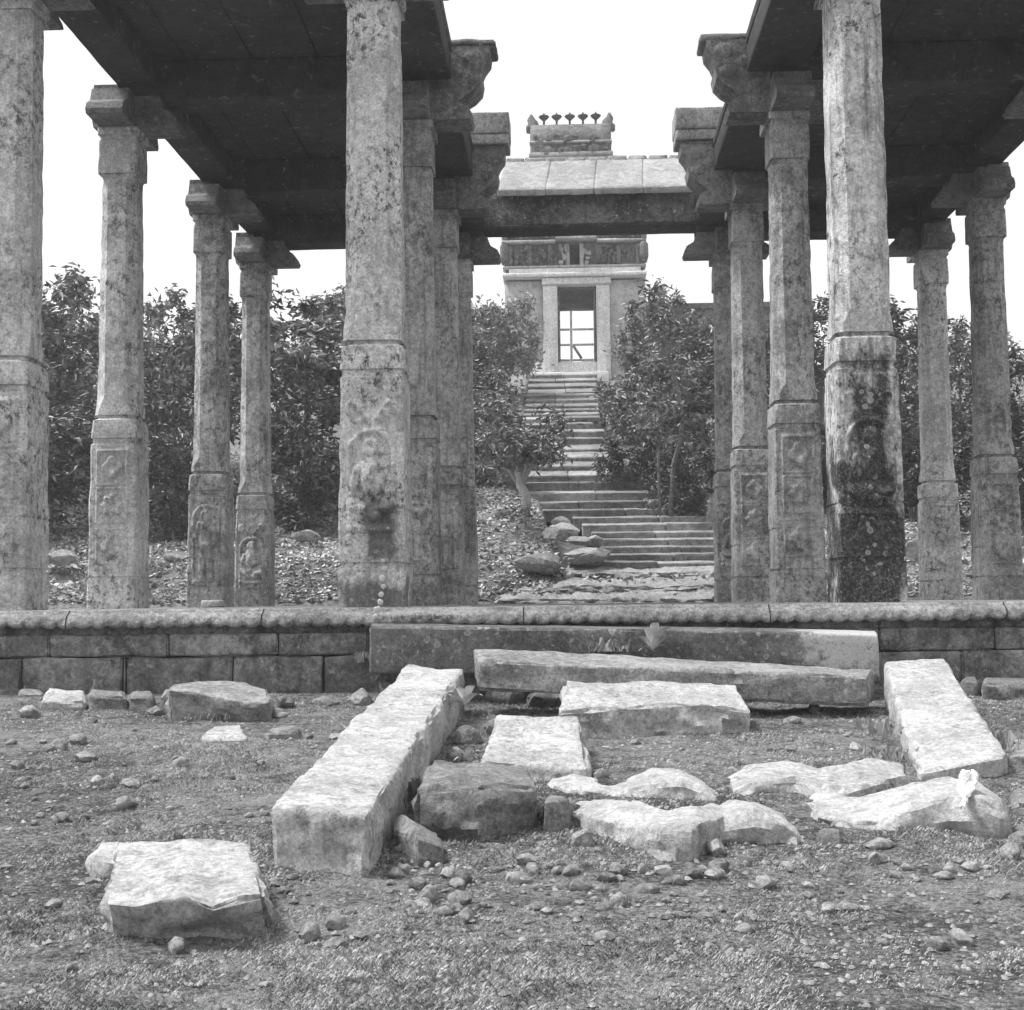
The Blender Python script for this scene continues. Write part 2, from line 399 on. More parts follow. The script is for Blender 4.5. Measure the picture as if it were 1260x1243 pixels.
def course(z0, z1, y0, cuts):
    for a, b in zip(cuts, cuts[1:]):
        dy = rnd.uniform(-0.008, 0.008)
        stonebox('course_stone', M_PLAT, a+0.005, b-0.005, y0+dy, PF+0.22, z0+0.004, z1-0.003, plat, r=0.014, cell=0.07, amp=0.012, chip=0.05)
course(-0.405, -0.225, PF-0.055, [PX0, -4.62, at(64, 795, PF).x, at(210, 795, PF).x, at(344, 795, PF).x, at(455, 795, PF).x, -0.6, 0.5, 1.6, at(1080, 790, PF).x, at(1222, 790, PF).x, 4.3, 5.3, PX1])
course(-0.80, -0.405, PF-0.095, [PX0, -4.3, -3.5, at(160, 830, PF).x, at(290, 830, PF).x, at(400, 830, PF).x, -1.1, 0.1, 1.2, 2.3, at(1180, 830, PF).x, 3.9, 4.8, PX1])

# ------------------------------------------------------------------ columns
def ringed(rings, mat, name, parent, sub=3, amp=0.006, freq=5.0, seed=0.0, cx=0.0, cy=0.0, cap=True):
    """rings: (z, half width, chamfer). Square with chamfered corners, slightly uneven."""
    V = []; Fs = []
    for z, h, c in rings:
        c = min(c, h*0.6)
        P = [(-h+c, -h), (h-c, -h), (h, -h+c), (h, h-c), (h-c, h), (-h+c, h), (-h, h-c), (-h, -h+c)]
        for i in range(8):
            a, b = P[i], P[(i+1) % 8]
            ns = sub if i % 2 == 0 else 1
            for k in range(ns):
                t = k/ns; x = a[0]+(b[0]-a[0])*t; y = a[1]+(b[1]-a[1])*t
                s = Vector((x+cx+seed, y+cy, z))
                d = amp*(noise.noise(s*freq)+0.6*noise.noise(s*freq*2.7))
                if k == 0: d -= amp*1.6*max(0, noise.noise(s*7)+0.1)+.03*max(0, noise.noise(s*4.3)-.22)+.012*max(0, noise.cell(s*9)-.6)
                q = Vector((x, y, 0)).normalized()*d
                V.append((x+q.x, y+q.y, z))
    m = 4*sub+4
    for r_ in range(len(rings)-1):
        for k in range(m):
            Fs.append((r_*m+k, r_*m+(k+1) % m, (r_+1)*m+(k+1) % m, (r_+1)*m+k))
    Fs.append(tuple(range(m-1, -1, -1))); Fs.append(tuple(range((len(rings)-1)*m, len(rings)*m)))
    me = mesh(name, V, Fs, mat, True)
    for p in me.polygons: p.use_smooth = True
    o = obj(name, me, parent)
    me.set_sharp_from_angle(angle=math.radians(32))
    return o
def dens(keys, step=0.06):
    """densify key rings with straight runs"""
    out = []
    for a, b in zip(keys, keys[1:]):
        n = max(1, int((b[0]-a[0])/step))
        for i in range(n): t = i/n; out.append(tuple(p+(q-p)*t for p, q in zip(a, b)))
    return out+[keys[-1]]

def sd_cap(x, y, ax, ay, bx, by, r):
    dx, dy = bx-ax, by-ay; t = max(0, min(1, ((x-ax)*dx+(y-ay)*dy)/(dx*dx+dy*dy+1e-9)))
    return math.hypot(x-ax-dx*t, y-ay-dy*t)-r
def fig_height(kind, x, z):
    """height of low relief carving; x, z in metres on the face, z from 0"""
    def bump(d, s, h): return h*max(0.0, min(1.0, 0.5-d/s))**0.7
    H = 0.0
    if kind == 0:      # standing figure under an arch, one arm on the hip
        parts = [(sd_cap(x, z, 0, 1.04, 0, 1.08, 0.075), .04, .04), (sd_cap(x, z, 0, 1.14, 0, 1.2, 0.045), .03, .03),
                 (sd_cap(x, z, -0.02, 0.7, 0.0, 0.9, 0.085), .05, .04), (sd_cap(x, z, 0.0, 0.52, 0.0, 0.6, 0.10), .05, .045),
                 (sd_cap(x, z, -0.07, 0.12, -0.05, 0.5, 0.05), .04, .04), (sd_cap(x, z, 0.07, 0.12, 0.05, 0.5, 0.05), .04, .04),
                 (sd_cap(x, z, 0.1, 0.92, 0.17, 0.7, 0.035), .03, .035), (sd_cap(x, z, 0.17, 0.7, 0.09, 0.58, 0.03), .03, .035),
                 (sd_cap(x, z, -0.1, 0.92, -0.17, 0.74, 0.035), .03, .035), (sd_cap(x, z, -0.17, 0.74, -0.1, 0.95, 0.03), .03, .035),
                 (sd_cap(x, z, -0.16, 0.07, 0.16, 0.07, 0.025), .02, .03)]
        for a in parts: H = max(H, bump(*a))
        arch = abs(math.hypot(x, (z-1.02))-0.2) if z > 1.02 else abs(abs(x)-0.2)
        if z < 1.3: H = max(H, bump(arch-0.02, .02, .022))
    elif kind == 1:    # seated figure in a niche with scrolls over it
        for a in [(sd_cap(x, z, 0, 0.78, 0, 0.8, 0.07), .04, .045), (sd_cap(x, z, 0, 0.5, 0, 0.64, 0.095), .05, .05),
                  (sd_cap(x, z, -0.16, 0.34, 0.16, 0.34, 0.06), .04, .05), (sd_cap(x, z, -0.16, 0.34, 0.04, 0.24, 0.05), .04, .045),
                  (sd_cap(x, z, 0.12, 0.62, 0.17, 0.42, 0.035), .03, .04), (sd_cap(x, z, -0.12, 0.62, -0.17, 0.42, 0.035), .03, .04),
                  (sd_cap(x, z, -0.2, 0.14, 0.2, 0.14, 0.03), .02, .035)]: H = max(H, bump(*a))
        for sx in (-1, 1):
            for q in range(3):
                H = max(H, bump(abs(math.hypot(x-sx*(0.07+0.05*q), z-(1.0+0.06*q))-0.05)-0.01, .02, .014))
        H = max(H, bump(abs(math.hypot(x, z-0.74)-0.2)-0.02 if z > 0.74 else abs(abs(x)-0.2)-0.02, .02, .02))
    else:              # square medallions one above the other
        for zc, kk in ((0.24, 1), (0.7, 2), (1.12, 1)):
            d = max(abs(x), abs(z-zc))-0.19
            H = max(H, bump(abs(d)-0.012, .02, .02))
            rr = math.hypot(x, z-zc); an = math.atan2(z-zc, x)
            H = max(H, bump(rr-0.13*(0.72+0.28*abs(math.cos(an*2*kk))), .04, .03)-bump(rr-0.035, .02, .012))
    return H
REL = {}
def relief(kind):
    if kind in REL: return REL[kind]
    W, H, nx, nz = 0.5, 1.36, 40, 100; V = []; Fs = []
    for j in range(nz+1):
        for i in range(nx+1):
            x, z = -W/2+W*i/nx, H*j/nz
            h = fig_height(kind, x, z)
            e = noise.noise(Vector((x*9, z*9, kind*7)))
            h = h*(0.85+0.3*e)+(0.004*e if h > 0.004 else 0)
            if i in (0, nx) or j in (0, nz): h = -0.01
            h *= .55+.9*min(1, max(0, .5+noise.noise(Vector((x*4, z*4, kind*3+1)))))
            V.append((x, 0.006-h*1.4, z))
    for j in range(nz):
        for i in range(nx):
            a = j*(nx+1)+i; Fs.append((a, a+1, a+nx+2, a+nx+1))
    REL[kind] = (V, Fs); return REL[kind]
HB, ZT = 1.97, 5.10
def column(px, row_y, label, mat, kind, split, outer, wid=0.515, topw=0.375, brackets=True, rel_z=0.42):
    if not brackets: outer = {-10: -1, 1520: 1}.get(px, 0)
    c = at(px, 741, row_y); h = wid/2
    t = thing('stone_column', label, 'column', (c.x, row_y+h, FL), 'granite columns of the ruined hall')
    sd = c.x*1.7+row_y
    k = split/1.97
    keys = [(0, h, .015), (.30*k, h-.002, .015), (.302*k, h-.014, .02), (.33*k, h-.014, .02), (.332*k, h-.004, .018), (.72*k, h-.006, .018), (.722*k, h-.012, .02), (.735*k, h-.012, .02), (.737*k, h-.006, .018),
            (split-.28, h-.016, .02), (split-.27, h-.03, .02), (split-.22, h-.03, .02), (split-.21, h-.014, .02), (split-.1, h-.016, .03), (split-.02, h-.02, .04), (split, h-.045, .06)]
    ringed(dens(keys, .07), mat, 'base_block', t, 4, .007, 4, sd)
    s0, s1 = h-.035, topw/2
    zt = (ZT if brackets else 5.26)-FL; tb = .5 if brackets else .16; kz = 1 if brackets else .42
    keys = [(split+.001, s0-.03, .03), (split+.03, s0-.03, .03), (split+.035, s0, .05), (split+.10, s0, .055), (split+.22, s0-.004, .115), (zt-tb-.05, s1+.004, .09), (zt-tb, s1+.004, .03)]
    ringed(dens(keys, .08), mat, 'shaft', t, 3, .006, 4, sd+3)
    keys = [(zt-tb+.002, s1+.022, .015), (zt-.14, s1+.018, .015), (zt-.13, s1+.006, .015), (zt-.08, s1+.006, .015), (zt-.075, s1+.03, .015), (zt+.0, s1+.03, .015)]
    ringed(dens(keys, .08), mat, 'top_block', t, 3, .006, 4, sd+5)
    if kind is not None:
        V, Fs = relief(kind)
        o = obj('carved_panel', mesh('carved_panel', V, Fs, mat), t, (0, -h+.008, rel_z)); o.scale = (wid/.62, 1, (split-rel_z-.3)/1.36)
    if True:
        # bracket of drooping arms: outwards flush, inwards and along the row
        zb, zc = zt, zt+.33*kz
        def arm(sx):
            return [(0, zb+.002), (sx*.62, zb+.003), (sx*.64, zb+.05*kz), (sx*.60, zb+.13*kz), (sx*.50, zb+.19*kz), (sx*.45, zc), (0, zc)]
        for sx in (-1, 1):
            if sx == outer: prism('bracket_arm', M_CAP, [(0, zb+.002), (sx*.26, zb+.002), (sx*.28, zb+.1*kz), (sx*.25, zb+.16*kz), (sx*.28, zb+.22*kz), (sx*.26, zc+.14), (0, zc+.14)], -.2, .2, t)
            else: prism('bracket_arm', M_CAP, arm(sx), -.21, .21, t)
        for sy in (-1, 1):
            prism('bracket_arm', M_CAP, [(a, b+.003) for a, b in arm(sy)], -.195, .195, t, 'X')
    return t
R1, R2, R3, R4 = 11.25, 14.2, 17.55, 20.15
column(-10, R1, 'pale lichened front column at the picture edge, farthest from the stair', M_COL3, 2, 2.1, 0, wid=.55, topw=.42, brackets=False)
column(457, R1, 'tall pale carved front column above the long bright fallen slab', M_COLF, 1, 2.18, 0, wid=.56, topw=.43, brackets=False, rel_z=.5)
column(1076, R1, 'tall front column with black stain and white lichen rings low down', M_COLR, 1, 2.18, 0, wid=.545, topw=.435, brackets=False, rel_z=.6)
column(1520, R1, 'front column far outside the picture beyond the black stained one', M_COL3, None, 2.1, 0, wid=.55, topw=.42, brackets=False)
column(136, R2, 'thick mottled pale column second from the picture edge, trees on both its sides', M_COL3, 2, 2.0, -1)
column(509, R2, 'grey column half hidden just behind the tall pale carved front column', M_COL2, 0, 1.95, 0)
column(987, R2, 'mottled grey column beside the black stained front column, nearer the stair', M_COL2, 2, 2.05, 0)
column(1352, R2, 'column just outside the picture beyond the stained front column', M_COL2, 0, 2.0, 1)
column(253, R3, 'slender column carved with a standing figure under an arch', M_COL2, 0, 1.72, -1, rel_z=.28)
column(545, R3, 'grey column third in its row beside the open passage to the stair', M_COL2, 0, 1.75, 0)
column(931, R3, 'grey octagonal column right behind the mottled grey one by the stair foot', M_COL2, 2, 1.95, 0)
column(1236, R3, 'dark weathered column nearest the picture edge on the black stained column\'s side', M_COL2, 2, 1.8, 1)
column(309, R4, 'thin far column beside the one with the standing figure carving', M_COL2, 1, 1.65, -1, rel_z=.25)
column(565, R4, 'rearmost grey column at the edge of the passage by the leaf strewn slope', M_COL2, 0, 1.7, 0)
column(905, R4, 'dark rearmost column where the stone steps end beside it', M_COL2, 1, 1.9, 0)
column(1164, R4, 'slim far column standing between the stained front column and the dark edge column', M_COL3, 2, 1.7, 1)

# ------------------------------------------------------------------ the two flat roofs
def roof(side, label):
    t = thing('pavilion_roof', label, 'roof', (0, 0, 0), 'flat roofs of the ruined hall')
    xi = at(508, 741, R2).x if side < 0 else at(931, 741, R3).x
    xo = -4.58 if side < 0 else 5.46
    a, b = sorted((xo-side*-0.0, xi)); ox = 0.17
    lo, hi = (xo-ox, xi+.43) if side < 0 else (xi-.43, xo+ox)
    ih, oh = (xi, xo)
    cy = .31
    yf, yb = R1+.28, R4+cy
    zx, zt = 5.40, 5.78
    # beams along the rows (towards the gate)
    inner = (xi-.2, xi+.42) if side < 0 else (xi-.42, xi+.2)
    outer = (xo-ox, xo+.26) if side < 0 else (xo-.26, xo+ox)
    for (x0, x1) in (inner, outer):
        for y0, y1 in ((yf-.24, R2+cy-.003), (R2+cy+.003, R3+cy-.003), (R3+cy+.003, yb+.24)):
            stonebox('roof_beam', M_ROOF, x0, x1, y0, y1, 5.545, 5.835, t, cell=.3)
    # cross beams
    for y in (yf, R2+cy, R3+cy, yb):
        top = 5.832 if (y < yb-.1 or side < 0) else 5.765
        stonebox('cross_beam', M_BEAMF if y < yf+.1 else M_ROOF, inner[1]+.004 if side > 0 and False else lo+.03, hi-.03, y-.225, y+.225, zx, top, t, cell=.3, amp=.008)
    # ceiling slabs laid from row to row
    n = 5; xs = [lo+(hi-lo)*i/n for i in range(n+1)]
    for i in range(n):
        stonebox('edge_slab', M_COL3, xs[i]+.004, xs[i+1]-.004, yf-.36, yf-.124, 5.838+rnd.uniform(0, .01), 6.0+rnd.uniform(-.03, .02), t, cell=.08, amp=.012, chip=.05)
        for y0, y1 in ((yf-.12, R2+cy), (R2+cy, R3+cy), (R3+cy, yb+.36)):
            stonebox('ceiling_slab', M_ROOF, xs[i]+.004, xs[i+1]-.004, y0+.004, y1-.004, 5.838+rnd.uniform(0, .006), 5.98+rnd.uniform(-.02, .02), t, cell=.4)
    return t
roof(-1, 'flat stone roof over the columns with the standing figure carving')
roof(1, 'flat stone roof over the side of the black stained column')

# brackets that reach over the passage from the two inner rows
def nave_bracket(side, Y, full, label):
    c = at(508, 741, R2).x if side < 0 else at(931, 741, R3).x
    s = -side                                        # towards the passage
    t = thing('projecting_bracket', label, 'bracket', (0, 0, 0), 'brackets reaching over the passage')
    y0, y1 = Y+.06, Y+.56
    stonebox('bracket_base', M_CAP, *sorted((c+s*.20, c+s*.50)), y0, y1, 5.14, 5.30, t, cell=.06)
    curve = [(.18, 5.303), (.50, 5.303), (.56, 5.36), (.66, 5.42), (.735, 5.50), (.755, 5.60), (.735, 5.66), (.77, 5.74), (.83, 5.82), (.84, 5.90), (.18, 5.90)]
    prism('carved_scroll', M_CAP, [(c+s*a, b) for a, b in curve], y0+.02, y1-.02, t)
    for k, (a, b, rr) in enumerate(((.62, 5.56, .1), (.66, 5.78, .11), (.45, 5.66, .09))):     # carved bosses on the face
        V = []; Fs = []
        for i in range(7):
            for j in range(12):
                th = j*math.pi/6; ph = i/6*math.pi/2
                V.append((c+s*a+rr*math.cos(ph)*math.cos(th), y0+.024-.022*math.sin(ph)-.012*noise.noise(Vector((th*1.3, ph*3, k*5+Y)))*math.sin(ph), b+rr*math.cos(ph)*math.sin(th)*.8*(1+.3*noise.noise(Vector((th, k*3, Y))))))
        for i in range(6):
            for j in range(12): Fs.append((i*12+j, i*12+(j+1) % 12, (i+1)*12+(j+1) % 12, (i+1)*12+j))
        obj('boss', mesh('boss', V, Fs, M_CAP), t)
    if full:
        stonebox('cap_slab', M_PALE2, *sorted((c+s*.30, c+s*.90)), y0-.02, y1+.02, 5.955, 6.09, t, cell=.08)
        stonebox('neck', M_CAP, *sorted((c+s*.34, c+s*.84)), y0+.03, y1-.03, 5.902, 5.953, t, cell=.1)
        stonebox('top_slab', M_PALE2, *sorted((c+s*.28, c+s*.905)), y0-.03, y1+.03, 6.095, 6.38, t, cell=.08)
    else:
        stonebox('broken_top', M_CAP, *sorted((c+s*.2, c+s*.9)), y0+.03, y1-.03, 5.903, 5.98, t, cell=.07, amp=.02, chip=.06)
nave_bracket(-1, R2, False, 'scrolled bracket high on the half hidden grey column, nearer of its side')
nave_bracket(1, R2, False, 'scrolled bracket high on the mottled grey column, nearer of its side')
nave_bracket(-1, R3, True, 'pale topped stone bracket beside the sloping eave, on the tall pale column\'s side')
nave_bracket(1, R3, True, 'pale topped stone bracket beside the sloping eave, on the stained column\'s side')

# lintel over the passage and its sloping eave
xl, xr = at(556, 300, R4).x, at(908, 300, R4).x
t = thing('passage_lintel', 'mottled stone lintel with pale sloping eave spanning the passage before the gate tower', 'lintel')
zl = at(730, 274, R4).z
stonebox('lintel_beam', stone_mat('lintel_stone', .08, .26, dark=.5, lichen=.9, streak=.3, sc=1.6, off=73), xl-.1, xr+.1, R4+.1, R4+.52, zl+.012, zl+.50, t, cell=.12, amp=.01)
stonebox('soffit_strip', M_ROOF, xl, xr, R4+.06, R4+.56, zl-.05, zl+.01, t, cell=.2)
e0, e1 = at(611, 232, R4-.2).x, at(852, 230, R4-.2).x
f0, f1 = at(622, 197, R4+.9).x, at(848, 196, R4+.9).x
zf, zb = at(730, 231, R4-.2).z, at(730, 196, R4+.9).z
n = 4
for i in range(n):
    a0, a1 = e0+(e1-e0)*i/n+.001, e0+(e1-e0)*(i+1)/n-.001
    b0, b1 = f0+(f1-f0)*i/n+.001, f0+(f1-f0)*(i+1)/n-.001
    st = [((a0, R4-.18, zf-.10), (a0, R4-.2, zf), (b0, R4+.9, zb), (b0, R4+.9, zb-.2)), ((a1, R4-.18, zf-.10), (a1, R4-.2, zf), (b1, R4+.9, zb), (b1, R4+.9, zb-.2))]
    V, Fs = loft(st, .02, .1, .008, 3, .02, i*5)
    obj('eave_slab', mesh('eave_slab', V, Fs, M_EAVE), t)
stonebox('eave_bed', M_ROOF, xl, xr, R4+.12, R4+.7, zl+.503, zf-.02+.12, t, cell=.3)
nd = 9
for i in range(nd):
    x0 = f0+(f1-f0)*(i+.03)/nd; x1 = f0+(f1-f0)*(i+.93)/nd
    stonebox('ridge_stone', M_EAVE, x0, x1, R4+.86, R4+1.1, zb-.12, zb+.035+rnd.uniform(-.012, .008), t, cell=.1, chip=.04)
stonebox('ridge_bed', M_GATED, f0, f1, R4+.93, R4+1.2, zb-.3, zb+.012, t, cell=.3)

# ------------------------------------------------------------------ stairway up to the gate
STEPS = [(690, 2, 700, 905), (680, 1, 745, 905), (671, 1, 738, 905), (662, 1, 742, 905), (653, 1, 728, 905), (643, 2, 716, 905), (634, 1, 704, 880), (626, 1, 652, 848),
         (615, 2, 648, 842), (603, 3, 645, 812), (592, 1, 645, 797), (579, 6, 643, 784), (567, 6, 641, 772), (556, 7, 640, 756), (547, 6, 640, 751), (538, 1, 640, 748),
         (528, 3, 640, 745), (520, 1, 641, 742), (512, 3, 642, 739), (507, 3, 643, 738), (502, 2, 644, 738), (496, 3, 645, 737), (490, 2, 646, 737), (484, 1, 647, 736),
         (478, 5, 648, 736), (471, 4, 649, 735), (465, 3, 650, 735), (459, 2, 650, 735)]
stair = thing('stone_stairway', 'worn stone stairway climbing between trees to the gate tower', 'stairway')
T = 0.93; Y0 = 22.4; zprev = None
for i, (yt, band, xa, xb) in enumerate(STEPS):
    Yf = Y0+T*i; Yb = Yf+T
    cx = (xa+xb)/2
    zf = at(cx, yt+max(band, 1.6), Yf).z; zb = at(cx, yt, Yb).z
    base = (zprev if zprev is not None else zf-.25)-.12
    x0, x1 = at(xa, yt, Yf).x, at(xb, yt, Yf).x
    W = x1-x0; nb = max(2, int(W/rnd.uniform(.9, 1.4))) if i < 14 else 2
    cs = [x0]+sorted(x0+W*(k+rnd.uniform(-.25, .25))/nb for k in range(1, nb))+[x1]
    for a, b in zip(cs, cs[1:]):
        dy, dz = rnd.uniform(-.03, .03), rnd.uniform(-.012, .012)
        sk = rnd.uniform(-.012, .012)
        st = [((a+.006, Yf+dy, base), (a+.006, Yf+dy, zf+dz), (a+.006, Yb+.06, zb+dz), (a+.006, Yb+.06, base)), ((b-.006, Yf+dy, base), (b-.006, Yf+dy, zf+dz+sk), (b-.006, Yb+.06, zb+dz), (b-.006, Yb+.06, base))]
        V, Fs = loft(st, .016, .16, .012, 2.5, .03, rnd.random()*50)
        lo_ = zf+dz-.055                                                       # hollow riser under a worn nosing
        hol = .012 if i < 11 else .03
        V = [Vector((v[0], v[1]+(hol if v[2] < lo_ and v[1] < Yf+.3 else 0), v[2])) for v in V]
        obj('step_stone', mesh('step_stone', V, Fs, M_STEP), stair)
    zprev = zb
structure(stair); del stair['kind']

# ------------------------------------------------------------------ gate tower at the head of the stair
GY = 49.6
def gx(p): return at(p, 462, GY).x
def gz(p): return at(708, p, GY).z
gt = thing('gate_tower', 'small temple gate tower with barrel roof and finials at the head of the stairway', 'tower')
GD = 4.1
def gbox(name, mat, pa, pb, ya, yb, dy=0.0, dep=GD, r=.03, cell=.5): return stonebox(name, mat, gx(pa), gx(pb), GY+dy, GY+dep, gz(yb), gz(ya), gt, r=r, cell=cell, amp=.015, chip=.04)
gbox('wall', M_GATE, 622, 669, 345, 470); gbox('wall', M_GATE, 752, 796, 345, 470)
gbox('jamb', M_GATEP, 669.2, 687, 352, 470, -.22); gbox('jamb', M_GATEP, 735, 751.8, 352, 470, -.22)
gbox('door_lintel', M_GATEP, 668, 753, 343.3, 351.8, -.3)
gbox('soffit_shade', M_GATED, 687.3, 734.7, 351.9, 354, .2)  # dark slab added under the lintel, its colour standing for passage shade
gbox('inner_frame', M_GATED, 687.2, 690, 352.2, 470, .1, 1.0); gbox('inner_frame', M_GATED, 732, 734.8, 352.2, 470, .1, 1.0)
for a, b in ((620, 797), (628, 790)): gbox('cornice', M_GATEP, a, b, 338 if a == 620 else 331, 343 if a == 620 else 337.7, -.42 if a == 620 else -.2)
gbox('threshold', M_GATEP, 652, 748, 461, 480, -.6); gbox('threshold', M_GATEP, 651, 745, 446, 460.8, -.1, 1.0)
# upper storey with pilasters, a dark window and a hood
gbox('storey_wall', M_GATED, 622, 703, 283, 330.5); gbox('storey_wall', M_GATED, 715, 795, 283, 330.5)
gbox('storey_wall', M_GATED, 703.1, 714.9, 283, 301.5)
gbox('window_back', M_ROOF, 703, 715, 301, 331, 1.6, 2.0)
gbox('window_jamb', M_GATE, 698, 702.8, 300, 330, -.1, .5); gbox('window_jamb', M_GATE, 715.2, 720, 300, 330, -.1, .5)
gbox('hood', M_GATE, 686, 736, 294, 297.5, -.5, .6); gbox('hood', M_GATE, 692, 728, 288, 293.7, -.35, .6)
def carved(pa, pb, ya, yb, n, dy, mat=M_GATED, wmin=2, wmax=6, dep=.4):
    """a band of small eroded carvings, too small to pick apart from the photograph"""
    V = []; Fs = []
    for _ in range(n):
        w_ = rnd.uniform(wmin, wmax); h_ = rnd.uniform(2, min(9, yb-ya)); a = rnd.uniform(pa, pb-w_); b = rnd.uniform(ya, yb-h_)
        q, f = loft(boxst(gx(a), gx(a+w_), GY+dy-rnd.uniform(0, .16), GY+dy+dep, gz(b+h_), gz(b)), .06, .25, .02, 3, .05, rnd.random()*40)
        k = len(V); V += q; Fs += [tuple(i+k for i in r_) for r_ in f]
    o = obj('carving', mesh('carving', V, Fs, mat), gt); o['kind'] = 'stuff'; return o
carved(621, 686, 301, 327, 46, -.12); carved(733, 797, 301, 327, 46, -.12)
carved(621, 686, 283, 296, 30, -.12); carved(736, 797, 283, 296, 30, -.12)
carved(688, 701, 301, 328, 8, -.06, M_GATE); carved(717, 731, 301, 328, 8, -.06, M_GATE)
for p, q in ((627, 5), (650, 6), (676, 6), (735, 6), (760, 6), (784, 5)):
    gbox('pilaster', M_GATED, p, p+q, 301+rnd.uniform(0, 3), 327, -.2, .3, r=.05, cell=.15)
carved(657, 755, 160, 188, 40, .42, M_GATED, 3, 9, 1.0)
for (a, b, ya, yb, d) in ((620, 797, 327.2, 330.3, -.18), (619, 798, 296.8, 300.2, -.3), (623, 795, 286, 290, -.15), (618, 799, 306, 308.5, -.05)):
    if a == 618: continue
    gbox('moulding', M_GATE, a, 685.5 if 284 < ya < 301 else b, ya, yb, d, .5)
    if 284 < ya < 301: gbox('moulding', M_GATE, 736.5, b, ya, yb, d, .5)
for p in (620, 792):        # small stone figures at the corners
    gbox('corner_figure', M_GATED, p-3, p+8, 300, 322, -.35, .6, r=.25, cell=.1); gbox('corner_figure', M_GATED, p-1, p+6, 286, 299, -.3, .5, r=.15, cell=.1)
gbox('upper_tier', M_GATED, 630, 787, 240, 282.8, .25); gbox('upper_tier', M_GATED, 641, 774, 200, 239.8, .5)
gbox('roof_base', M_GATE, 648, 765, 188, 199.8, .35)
poly = [(655, 188.2), (655, 176), (656.5, 168), (660, 161), (664, 158), (748, 158), (752, 161), (755.5, 168), (757, 176), (757, 188.2)]
# barrel vault, its round ends to the sides
V = []; Fs = []; ns = 14
cy_, hw = GY+.5+1.4, 1.4; KR = 1+1.9/GY
for i in range(9):
    px_ = 655+102*i/8
    for k in range(ns+1):
        th = math.pi*k/ns
        V.append((gx(px_), cy_-hw*math.cos(th)*(1+.04*math.sin(th*6)), gz(189)*1.01+(gz(157)*KR-gz(189)*1.01)*(math.sin(th)**.55)))
for i in range(8):
    for k in range(ns): Fs.append((i*(ns+1)+k, (i+1)*(ns+1)+k, (i+1)*(ns+1)+k+1, i*(ns+1)+k+1))
Fs.append(tuple(range(ns+1))); Fs.append(tuple(range(9*(ns+1)-1, 8*(ns+1)-1, -1)))
obj('barrel_roof', mesh('barrel_roof', V, Fs, M_GATED), gt)
gbox('roof_band', M_GATE, 654, 758, 168, 171, .38, .8); gbox('roof_band', M_GATE, 653, 759, 183, 188, .3, 3)
for i in range(3): gbox('roof_niche', M_GATED, 666+i*30, 684+i*30, 174.5, 186.5, .3, .9, r=.15, cell=.12)
for p in (672, 688.5, 705.5, 722.5, 739):
    zb = gz(158)*KR
    pr = [(.09, -.1), (.05, .06), (.04, .25), (.05, .31), (.16, .40), (.21, .47), (.19, .5), (.06, .53), (.03, .6), (.005, .64)]
    V = [(gx(p)+r_*math.cos(a*math.pi/4), cy_+r_*math.sin(a*math.pi/4), zb+z_) for r_, z_ in pr for a in range(8)]
    Fs = [(i*8+k, i*8+(k+1) % 8, (i+1)*8+(k+1) % 8, (i+1)*8+k) for i in range(len(pr)-1) for k in range(8)]
    obj('finial', mesh('finial', V, Fs, M_ROOF), gt)
for s, p in ((-1, 658), (1, 754)):
    pts = [(gx(p), cy_, gz(160)*KR), (gx(p+s*1), cy_, gz(156)*KR), (gx(p+s*0), cy_, gz(151)*KR), (gx(p+s*3), cy_, gz(146)*KR), (gx(p+s*2.5), cy_, gz(140)*KR)]
    V, Fs = tube_data(pts, [.3, .27, .2, .15, .05], 8)
    obj('horn', mesh('horn', V, Fs, M_GATED), gt)
# wooden gate in the passage
gw = thing('wooden_gate', 'open barred wooden gate in the tower doorway', 'gate')
def wbar(name, pa, pb, ya, yb): stonebox(name, M_GATE, gx(pa), gx(pb), GY+.3, GY+.42, gz(yb), gz(ya), gw, r=.015, cell=.4, amp=.004)
wbar('gate_post', 687.5, 690, 380, 462); wbar('gate_post', 702.2, 705, 380, 462); wbar('gate_post', 731.5, 734.4, 380, 462)
for y in (402, 421, 440): wbar('rail', 690.2, 702, y, y+2.2); wbar('rail', 705.2, 731.3, y, y+2.2)
wbar('kick_board', 690.2, 702, 443, 447); wbar('kick_board', 716, 731.3, 443, 447)
V, Fs = tube_data([(gx(706), GY+.2, gz(424)), (gx(716), GY+.2, gz(440))], [.05, .05], 6); obj('brace', mesh('brace', V, Fs, M_WOOD), gw)
t = thing('compound_wall', 'low plastered wall running away from the gate tower behind the round bush', 'wall')
stonebox('wall_body', M_GATED, gx(480), gx(621.5), GY+1.0, GY+1.5, gz(470), gz(378), t, cell=.6); stonebox('coping', M_GATED, gx(479), gx(621.6), GY+.9, GY+1.6, gz(377.8), gz(371), t, cell=.6)
t = thing('compound_wall', 'low dark wall running from the gate tower behind the trees with the stem put along the light streak', 'wall')
stonebox('wall_body', M_GATED, gx(796.5), gx(1010), GY+1.0, GY+1.5, gz(470), gz(376), t, cell=.6); stonebox('coping', M_GATED, gx(796.4), gx(1011), GY+.9, GY+1.6, gz(375.8), gz(369), t, cell=.6)

